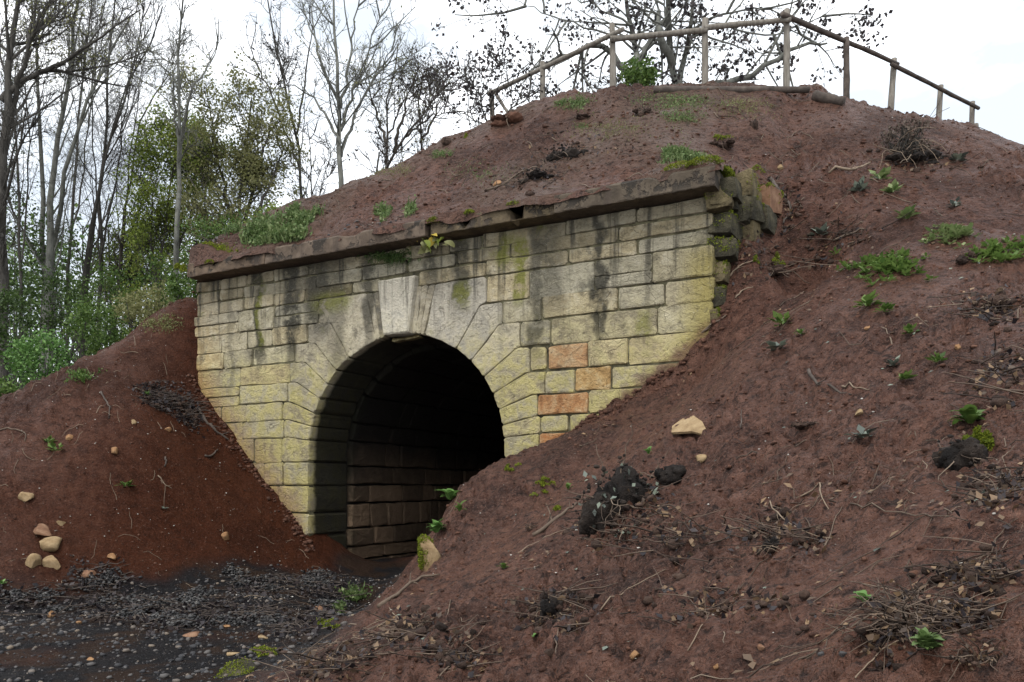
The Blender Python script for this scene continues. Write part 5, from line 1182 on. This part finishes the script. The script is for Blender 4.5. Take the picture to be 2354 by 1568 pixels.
def clod(label, px, py, wpx, hpx, seed, lump=1.0, mat='clod', roots=10, lv=20, name='earth_clod', cat='clod', pebs=60, rl=(.6, 1.6), rmat='root', leafm='leaf_brown'):
    p = hit(px, py + hpx * .2); a = px2m(wpx, p) / 2; b = px2m(hpx, p) / 2; e = tag(empty(name, tuple(p)), label, cat, 'torn up clods and root tangles'); r = np.random.default_rng(seed + 70)
    mb = MB()
    for k in range(11 if lump > .3 else 0):
        V, F = ICO3; c = r.normal(0, .42, 3) * np.array([a, a * .7, b * .7]); c[2] = c[2] * .8
        V = V * (1 + .5 * fbm(V[:, 0] * 2 + k * 3, V[:, 1] * 2 + V[:, 2] * 1.7, seed, 3)[:, None] + .34 * vn(V[:, 0] * 6 + k, V[:, 1] * 6 + V[:, 2] * 5, seed)[:, None] + .22 * vn(V[:, 0] * 13 + k, V[:, 1] * 13 + V[:, 2] * 11, seed + 3)[:, None])
        mb.add(V * np.array([a, a * .8, b * lump]) * r.uniform(.22, .52) + c * np.array([1, 1, lump]), F)
    if mb.v: mb.build('lump', mat, e)
    if pebs:
        mb = MB(); u = unit(r.normal(size=(pebs, 3))); pebbles(mb, u * np.array([a, a * .8, b * (lump if lump < .5 else 1)]) * r.uniform(.3 if lump < .5 else .6, 1.15, (pebs, 1)), r.uniform(.02, .10, pebs) * min(a, .25), r, .8); mb.build('crumbs', mat, e, smooth=False)['kind'] = 'stuff'
    if roots:
        mb = MB(); u = r.normal(size=(roots, 3)); u[:, 2] = np.abs(u[:, 2]) * .5; u = unit(u); L = r.uniform(*rl, roots) * a; q = [u * np.array([a, a * .8, b]) * .5]; d = u.copy()
        for k in range(5):
            d = unit(d + r.normal(0, .35, (roots, 3)) + np.array([0, -.05, -.16])); q.append(q[-1] + d * (L / 5)[:, None])
        tubes(mb, np.stack(q, 1), np.linspace(1, .4, 6)[None] * np.minimum(r.uniform(.010, .030, (roots, 1)) * a + .0008, .0014 * p[1] ** .8), 4); mb.build('roots', rmat, e)['kind'] = 'stuff'
    if lv:
        mb = MB(); u = unit(r.normal(size=(lv, 3))); u[:, 1] = -np.abs(u[:, 1]); leaves(mb, u * np.array([a, a * .8, b]) * r.uniform(.6, 1.2, (lv, 1)), np.minimum(r.uniform(.10, .28, lv) * a, .06), r, 'leaf'); mb.build('leaves', leafm, e, smooth=False)['kind'] = 'stuff'
    return e
clod('big dark root clod with leaves standing out of the right bank', 1420, 1120, 190, 230, 1, mat='darkclod', roots=22, lv=50, pebs=160, leafm='leaf_grey')
clod('small dark clod right of the big root clod', 1540, 1085, 100, 90, 2, mat='darkclod', roots=4, lv=8, leafm='leaf_grey')
clod('dark stump with pale hanging roots low on the near bank', 1280, 1395, 80, 120, 3, mat='darkclod', roots=14, lv=6, rmat='pale_root', rl=(1, 2.4))
clod('dark clump under moss and leaves at the right edge', 2205, 1040, 120, 120, 4, mat='darkclod', roots=10, lv=10)
clod('dark hole in the bank ringed by pale roots at the lower right', 1775, 1265, 50, 56, 5, mat='darkclod', roots=16, lv=4, rmat='pale_root', rl=(1, 2.6))
clod('dark root tangle at the right picture edge', 2300, 705, 70, 50, 6, roots=16, rmat='pale_root', lv=4, rl=(.8, 2))
clod('dark clod in the weed patch at the right edge', 2225, 592, 50, 42, 7, roots=5, lv=2)
clod('dark rough clod in the middle of the mound', 1295, 348, 92, 56, 8, mat='darkclod', roots=8, lv=0, pebs=120)
clod('dark tangle beside the stick above the cornice break', 1230, 405, 84, 32, 9, mat='darkclod', roots=14, lv=4)
clod('dark heather like tuft below the crest logs', 1482, 256, 50, 36, 10, roots=40, lv=0, rmat='dry', rl=(.8, 1.6))
clod('dark upright stump below the crest right of the grass', 1732, 285, 26, 48, 11, roots=10, lv=0, pebs=30)
clod('mossy sod block above the wall corner', 1655, 330, 52, 24, 12, roots=4, lv=0)
clod('turf block at the foot of the leftmost fence post', 1170, 275, 80, 40, 13, roots=10, lv=0, mat='soilclod')
clod('small turf stump on the left skyline', 1028, 322, 24, 36, 14, roots=4, lv=0, pebs=20)
clod('earthy clump under the round moss cushion', 1775, 618, 56, 38, 15, roots=14, lv=0)
clod('dark hollow clump under the dry shrub near the right crest', 2095, 360, 110, 46, 16, mat='darkclod', roots=14, lv=0, pebs=120)
clod('dark tuft on the mound near the second fence post', 1340, 268, 40, 18, 17, roots=12, lv=0, rmat='dry')
clod('dark brown root under the big clod, lower left', 1225, 1210, 40, 26, 18, roots=6, lv=4)
clod('dark bark piece on the upper right mud', 1848, 980, 56, 22, 19, roots=3, lv=0)
clod('rooty debris heap hugging the wall corner', 1725, 470, 50, 80, 20, roots=18, lv=6, pebs=120)
clod('leafy debris pile at the right edge below the mossy clump', 2290, 1130, 110, 50, 21, lump=.28, rmat='dark_root', roots=50, lv=50, leafm='leaf_grey', pebs=140)
clod('twig and leaf pile in the bottom right corner', 2110, 1430, 260, 90, 22, lump=.16, rmat='dark_root', roots=170, lv=110, rl=(.5, 1.3), leafm='leaf_brown', pebs=200)
clod('dark leaf pile at the bottom right edge', 2250, 1500, 150, 70, 23, lump=.28, rmat='dark_root', roots=40, lv=80, leafm='leaf_brown', pebs=160)
clod('dark rooty debris at the left end of the near bank', 925, 1455, 90, 40, 24, lump=.28, rmat='dark_root', roots=30, lv=8, rl=(.6, 1.6))
clod('leafy debris below the big root clod', 1440, 1215, 110, 40, 25, lump=.28, roots=10, lv=22, leafm='leaf_grey')
# dry shrub near the right crest
e = shrub('dry_shrub', 'dry brown shrub overhanging the bare earth near the right crest', 2080, 318, float(hit(2080, 345)[1]) - .1, 60, 34, 'dry', 1700, 70, .035, cat='shrub', wy=.35, stems=70)
# hanging dry stems below it
mb = MB(); r = np.random.default_rng(9); q = [np.array([hit(2085 + r.normal(0, 30), 345 + r.normal(0, 10)) for _ in range(14)])]; d = np.tile(np.array([.0, -.5, -.2]), (14, 1)) + r.normal(0, .3, (14, 3)); d[:, 2] += .5
for k in range(6): d = unit(d + np.array([0, -.02, -.22]) + r.normal(0, .12, (14, 3))); q.append(q[-1] + d * .14)
tag(mb.build('hanging_stems', 'pale_root', origin=q[0][0]) if mb.v else (tubes(mb, np.stack(q, 1), np.full((14, 7), .0035), 4), mb.build('hanging_stems', 'pale_root', origin=q[0][0]))[1], 'thin pale stems hanging from the dry shrub near the right crest', 'stems')
# dark rubble heap on the left bank and gravel
def heap(label, spots, n, size, mat, seed, name='rubble_heap', cat='rubble'):
    r = np.random.default_rng(seed); mb = MB(); c0 = hit(*spots[0][:2]); P_ = []
    for i in range(40):
        s = spots[r.integers(0, len(spots))]; P_.append(hit(s[0] + r.normal(0, .45) * s[2], s[1] + r.normal(0, .45) * s[3]))
    P_ = np.array(P_); q = P_[r.integers(0, 40, n)] + r.normal(0, .07, (n, 3)) * np.array([1, 1, 0]); gz = ground(q[:, 0], q[:, 1]); q[:, 2] = np.where(gz > q[:, 2] + .6, q[:, 2], gz) + np.abs(r.normal(0, .03, n))
    pebbles(mb, q, r.uniform(size[0], size[1], n) ** 1.0, r, .7); return tag(mb.build(name, mat, smooth=False, origin=c0), label, cat, kind='stuff')
heap('dark loose rubble heap on the left bank beside the wall', [(360, 915, 40, 28), (400, 930, 60, 30), (440, 960, 40, 24)], 420, (.008, .035), 'clod', 1)
heap('dark gravel and mud band at the foot of the left bank', [(60, 1385, 90, 22), (210, 1335, 80, 34), (280, 1385, 130, 26), (430, 1395, 110, 22), (620, 1345, 120, 26), (520, 1365, 110, 24), (740, 1330, 70, 20), (700, 1390, 80, 26), (560, 1425, 120, 26), (660, 1440, 90, 26), (400, 1430, 130, 20)], 6500, (.004, .024), 'darkgravel', 2, 'gravel_band', 'gravel')
# rotten leaves and twigs mixed into the band and into the rubble heap
mb = MB(); r = np.random.default_rng(41); tw_ = []
for px, py, wx, wy, n in ((60, 1385, 90, 22, 160), (210, 1340, 80, 34, 300), (280, 1390, 130, 26, 300), (430, 1395, 110, 22, 240), (600, 1350, 130, 26, 320), (740, 1345, 70, 30, 240), (370, 915, 45, 26, 480), (430, 945, 45, 30, 480), (400, 1430, 120, 22, 300), (600, 1420, 110, 24, 340), (690, 1440, 80, 26, 260)):
    P_ = np.array([hit(px + r.normal(0, .5) * wx, py + r.normal(0, .5) * wy) for _ in range(24)]); q = P_[r.integers(0, 24, n)] + r.normal(0, .09, (n, 3)) * np.array([1, 1, 0]); q[:, 2] = ground(q[:, 0], q[:, 1]) + r.uniform(.005, .05, n)
    leaves(mb, q, r.uniform(.03, .08, n), r, 'leaf'); k = n // 5; a = r.uniform(0, 6.28, k); L = r.uniform(.08, .4, k); d = np.stack([np.cos(a), np.sin(a), r.uniform(-.1, .25, k)], 1); t = np.linspace(0, 1, 4)
    tw_.append(q[:k, None] + d[:, None] * (L[:, None] * t)[..., None] + r.normal(0, .012, (k, 4, 3)))
tag(mb.build('rotten_leaves', 'leaf_dark', smooth=False), 'dark rotten leaves mixed into the gravel band and the rubble heap', 'leaves', kind='stuff')
mb = MB(); A = np.concatenate(tw_); tubes(mb, A, np.linspace(1, .5, 4)[None] * r.uniform(.003, .009, (len(A), 1)), 4); tag(mb.build('dark_twigs', 'darkwood'), 'dark twigs mixed into the gravel band and the rubble heap', 'twigs', kind='stuff')
# crumbs and small stones lodged where the earth meets the wall
mb = MB(); n = 2600; s = np.concatenate([r.uniform(-4.2, -1.5, n // 2), r.uniform(1.4, 4.6, n // 2)]); m = -np.abs(r.normal(0, .10, n)) - .03; x, y = from_sm(s, m); pebbles(mb, np.stack([x, y, Fz(x, y) + .005], 1), .005 + .04 * r.uniform(0, 1, n) ** 7, r, .7)
tag(mb.build('wall_foot_crumbs', 'soilclod', smooth=False), 'crumbs of earth lodged along the foot of the stone wall', 'soil', kind='stuff')
# ------------------------------------------------------------------ ground litter, uncountable
rng = np.random.default_rng(123)
def scatter(n, x0, x1, y0, y1, mask, seed):
    r = np.random.default_rng(seed); x = r.uniform(x0, x1, n); y = r.uniform(y0, y1, n); k = mask(x, y); x, y = x[k], y[k]; return np.stack([x, y, ground(x, y)], 1), r
def near(x, y): return (x > -1.6) | (y < 0)
def front(x, y): s, m = to_sm(x, y); return (m < 0) | (s > 4.6) | (s < -4.5)
# gravel
q, r = scatter(26000, -8, -.9, 3.2, 12, lambda x, y: (gravmask(x, y, F0(x, y)) > np.random.default_rng(1).uniform(.15, .9, len(x))) & front(x, y), 2)
sz = .004 + .026 * r.uniform(0, 1, len(q)) ** 8; q[:, 2] += sz * .25; mb = MB(); pebbles(mb, q, sz, r, .65); tag(mb.build('gravel', 'gravel', smooth=False), 'dark grey gravel with pale chips on the track floor', 'gravel', kind='stuff')
# soil crumbs on the banks
mb = MB()
for (n, b, s0, s1, sd) in ((9000, (-1.4, 4.5, 1.2, 6), .004, .020, 3), (14000, (-1.4, 8, 5, 13), .006, .028, 4), (6000, (-8, -1.6, 8, 14), .006, .022, 5)):
    q, r = scatter(n, *b, lambda x, y: front(x, y) & (gravmask(x, y, F0(x, y)) < .4), sd); sz = s0 + (s1 - s0) * r.uniform(0, 1, len(q)) ** 5; q[:, 2] -= sz * .25; pebbles(mb, q, sz, r, .65)
q, r = scatter(9000, -6, 5, 9, 15, lambda x, y: mdom(x, y), 6); pebbles(mb, q, .007 + .028 * r.uniform(0, 1, len(q)) ** 5, r, .6)
tag(mb.build('soil_crumbs', 'soilclod', smooth=False), 'brown crumbs of earth strewn over the banks', 'soil', kind='stuff')
mb = MB()
for (n, b, s0, s1, sd) in ((220, (-1.4, 4.5, 1.2, 6), .003, .010, 13), (420, (-1.4, 8, 5, 13), .004, .013, 14), (1300, (-8, -1.6, 8, 14), .003, .013, 15)):
    q, r = scatter(n, *b, lambda x, y: front(x, y), sd); q[:, 2] += .004; pebbles(mb, q, s0 + (s1 - s0) * r.uniform(0, 1, len(q)) ** 3, r, .6)
tag(mb.build('pale_chips', 'white', smooth=False), 'tiny pale stone chips strewn over the banks', 'chips', kind='stuff')
# fallen leaves and twigs
mb = MB()
q, r = scatter(2600, -1.6, 5, 1.2, 9, clus if 'clus' in globals() else (lambda x, y: front(x, y) & (fbm(x * 1.1, y * 1.1, 85, 2) > .12)), 23); n_ = gnormal(q[:, 0], q[:, 1], .1); d = r.normal(size=(len(q), 3)); d = unit(d - (d * n_).sum(1, keepdims=True) * n_ + n_ * r.uniform(-.1, .5, (len(q), 1)))
leaves(mb, q + n_ * .012, r.uniform(.02, .06, len(q)), r, 'leaf', frame(d, n_)); tag(mb.build('fallen_leaves', 'leaf_brown', smooth=False), 'brown fallen leaves strewn over the right bank', 'leaves', kind='stuff')
mb = MB()
q, r = scatter(160, -1.4, 5, 1.2, 8, front, 24); n_ = gnormal(q[:, 0], q[:, 1], .1); d = r.normal(size=(len(q), 3)); d = unit(d - (d * n_).sum(1, keepdims=True) * n_)
leaves(mb, q + n_ * .014, r.uniform(.02, .05, len(q)), r, 'leaf', frame(d, n_)); tag(mb.build('grey_leaves', 'leaf_grey', smooth=False), 'grey green fallen leaves strewn over the right bank', 'leaves', kind='stuff')
def twigs(n, b, mask, L, rd, seed, name, mat, lab):
    q, r = scatter(n, *b, mask, seed); k = len(q); a = r.uniform(0, 6.28, k); pts = [q]; l = r.uniform(*L, k)
    for j in range(4):
        a = a + r.normal(0, .35, k); p = pts[-1] + np.stack([np.cos(a), np.sin(a), np.zeros(k)], 1) * (l / 4)[:, None]; p[:, 2] = ground(p[:, 0], p[:, 1]) + .008 + np.abs(r.normal(0, .008, k)); pts.append(p)
    A = np.stack(pts, 1); ok = np.abs(np.diff(A[:, :, 2], axis=1)).max(1) < .16; A = A[ok]; k = len(A)
    mb = MB(); tubes(mb, A, np.linspace(1, .5, 5)[None] * r.uniform(*rd, (k, 1)), 4); return tag(mb.build(name, mat), lab, 'twigs', kind='stuff')
clus = lambda x, y: front(x, y) & (fbm(x * 1.1, y * 1.1, 85, 2) + .25 * (np.random.default_rng(4).uniform(0, 1, len(x)) - .5) > .08)
twigs(900, (-1.6, 4.5, 1.3, 6), clus, (.06, .32), (.0015, .004), 31, 'twig_litter', 'root', 'thin brown twigs and roots littering the near bank')
twigs(120, (-1.6, 4.5, 1.3, 6), lambda x, y: front(x, y) & (fbm(x * 1.1, y * 1.1, 85, 2) > .2), (.06, .3), (.0015, .0035), 32, 'pale_twig_litter', 'pale_root', 'pale dry stems littering the near bank')
twigs(520, (-1.4, 8, 5, 13), clus, (.10, .45), (.003, .008), 33, 'far_twig_litter', 'root', 'roots and twigs littering the upper right bank')
twigs(420, (-6, 5, 9, 15), mdom, (.10, .45), (.003, .008), 34, 'mound_twig_litter', 'root', 'roots and twigs littering the mound above the wall')
twigs(160, (-8, -1.8, 8, 14), front, (.06, .3), (.002, .005), 35, 'left_twig_litter', 'pale_root', 'thin pale twigs littering the left bank')

# matted litter around the clods and root tangles
r = np.random.default_rng(61); ml, mb, mt, mc = MB(), MB(), MB(), MB()
for px, py, wx, wy, n in ((1440, 1190, 130, 70, 420), (1290, 1410, 90, 60, 300), (1780, 1230, 100, 60, 300), (2110, 1440, 230, 70, 700), (2290, 1130, 90, 60, 320), (2290, 720, 80, 50, 260), (930, 1455, 110, 40, 320), (1900, 555, 100, 28, 200), (1730, 560, 45, 60, 220),
        (1230, 412, 100, 18, 160), (2100, 372, 110, 22, 220), (1620, 1400, 130, 60, 260), (1560, 1240, 120, 50, 220), (2300, 880, 60, 80, 260), (1780, 470, 40, 60, 260), (2200, 1330, 160, 40, 320), (760, 1520, 120, 50, 300), (1050, 1520, 120, 40, 220), (1340, 345, 90, 20, 120)):
    P_ = np.array([hit(px + r.normal(0, .45) * wx, py + r.normal(0, .45) * wy) for _ in range(22)]); j = r.integers(0, 22, n); sc_ = P_[j, 1] / FPX * 26
    q = P_[j] + r.normal(0, 1, (n, 3)) * sc_[:, None] * np.array([1, 1.3, 0]); g_z = ground(q[:, 0], q[:, 1]); q[:, 2] = g_z + r.uniform(.002, .03, n); q = q[np.abs(g_z - P_[j, 2]) < .5]; n = len(q); d_ = float(np.median(q[:, 1]))
    s0 = min(.06, .014 * d_ ** .8); k1, k2 = n // 3, 2 * n // 3
    leaves(ml, q[:k1], r.uniform(.5, 1.2, k1) * s0, r, 'leaf'); leaves(mb, q[k1:k2], r.uniform(.5, 1.2, k2 - k1) * s0, r, 'leaf')
    pebbles(mc, q[k2:] - np.array([0, 0, .012]), r.uniform(.15, .9, n - k2) ** 2 * s0, r, .8)
    k = n // 7; a_ = r.uniform(0, 6.28, k); L = r.uniform(2, 8, k) * s0; d = np.stack([np.cos(a_), np.sin(a_), r.uniform(-.05, .35, k)], 1); t = np.linspace(0, 1, 4)
    tw = q[:k, None] + d[:, None] * (L[:, None] * t)[..., None] + r.normal(0, .006, (k, 4, 3)); gz_ = ground(tw[..., 0], tw[..., 1]); tw[..., 2] = np.maximum(tw[..., 2], gz_ + .003)
    tw = tw[np.abs(np.diff(tw[..., 2], axis=1)).max(1) < .25]; tubes(mt, tw, np.linspace(1, .5, 4)[None] * r.uniform(.03, .13, (len(tw), 1)) * s0, 4)
tag(ml.build('matted_leaves', 'leaf_dark', smooth=False), 'dark matted leaves around the clods on the right bank', 'leaves', kind='stuff')
tag(mb.build('matted_brown_leaves', 'leaf_brown', smooth=False), 'brown matted leaves around the clods on the right bank', 'leaves', kind='stuff')
tag(mt.build('matted_twigs', 'dark_root'), 'short twigs and rootlets matted around the clods on the right bank', 'twigs', kind='stuff')
tag(mc.build('dark_crumbs', 'clod', smooth=False), 'dark crumbs of earth around the clods on the right bank', 'soil', kind='stuff')
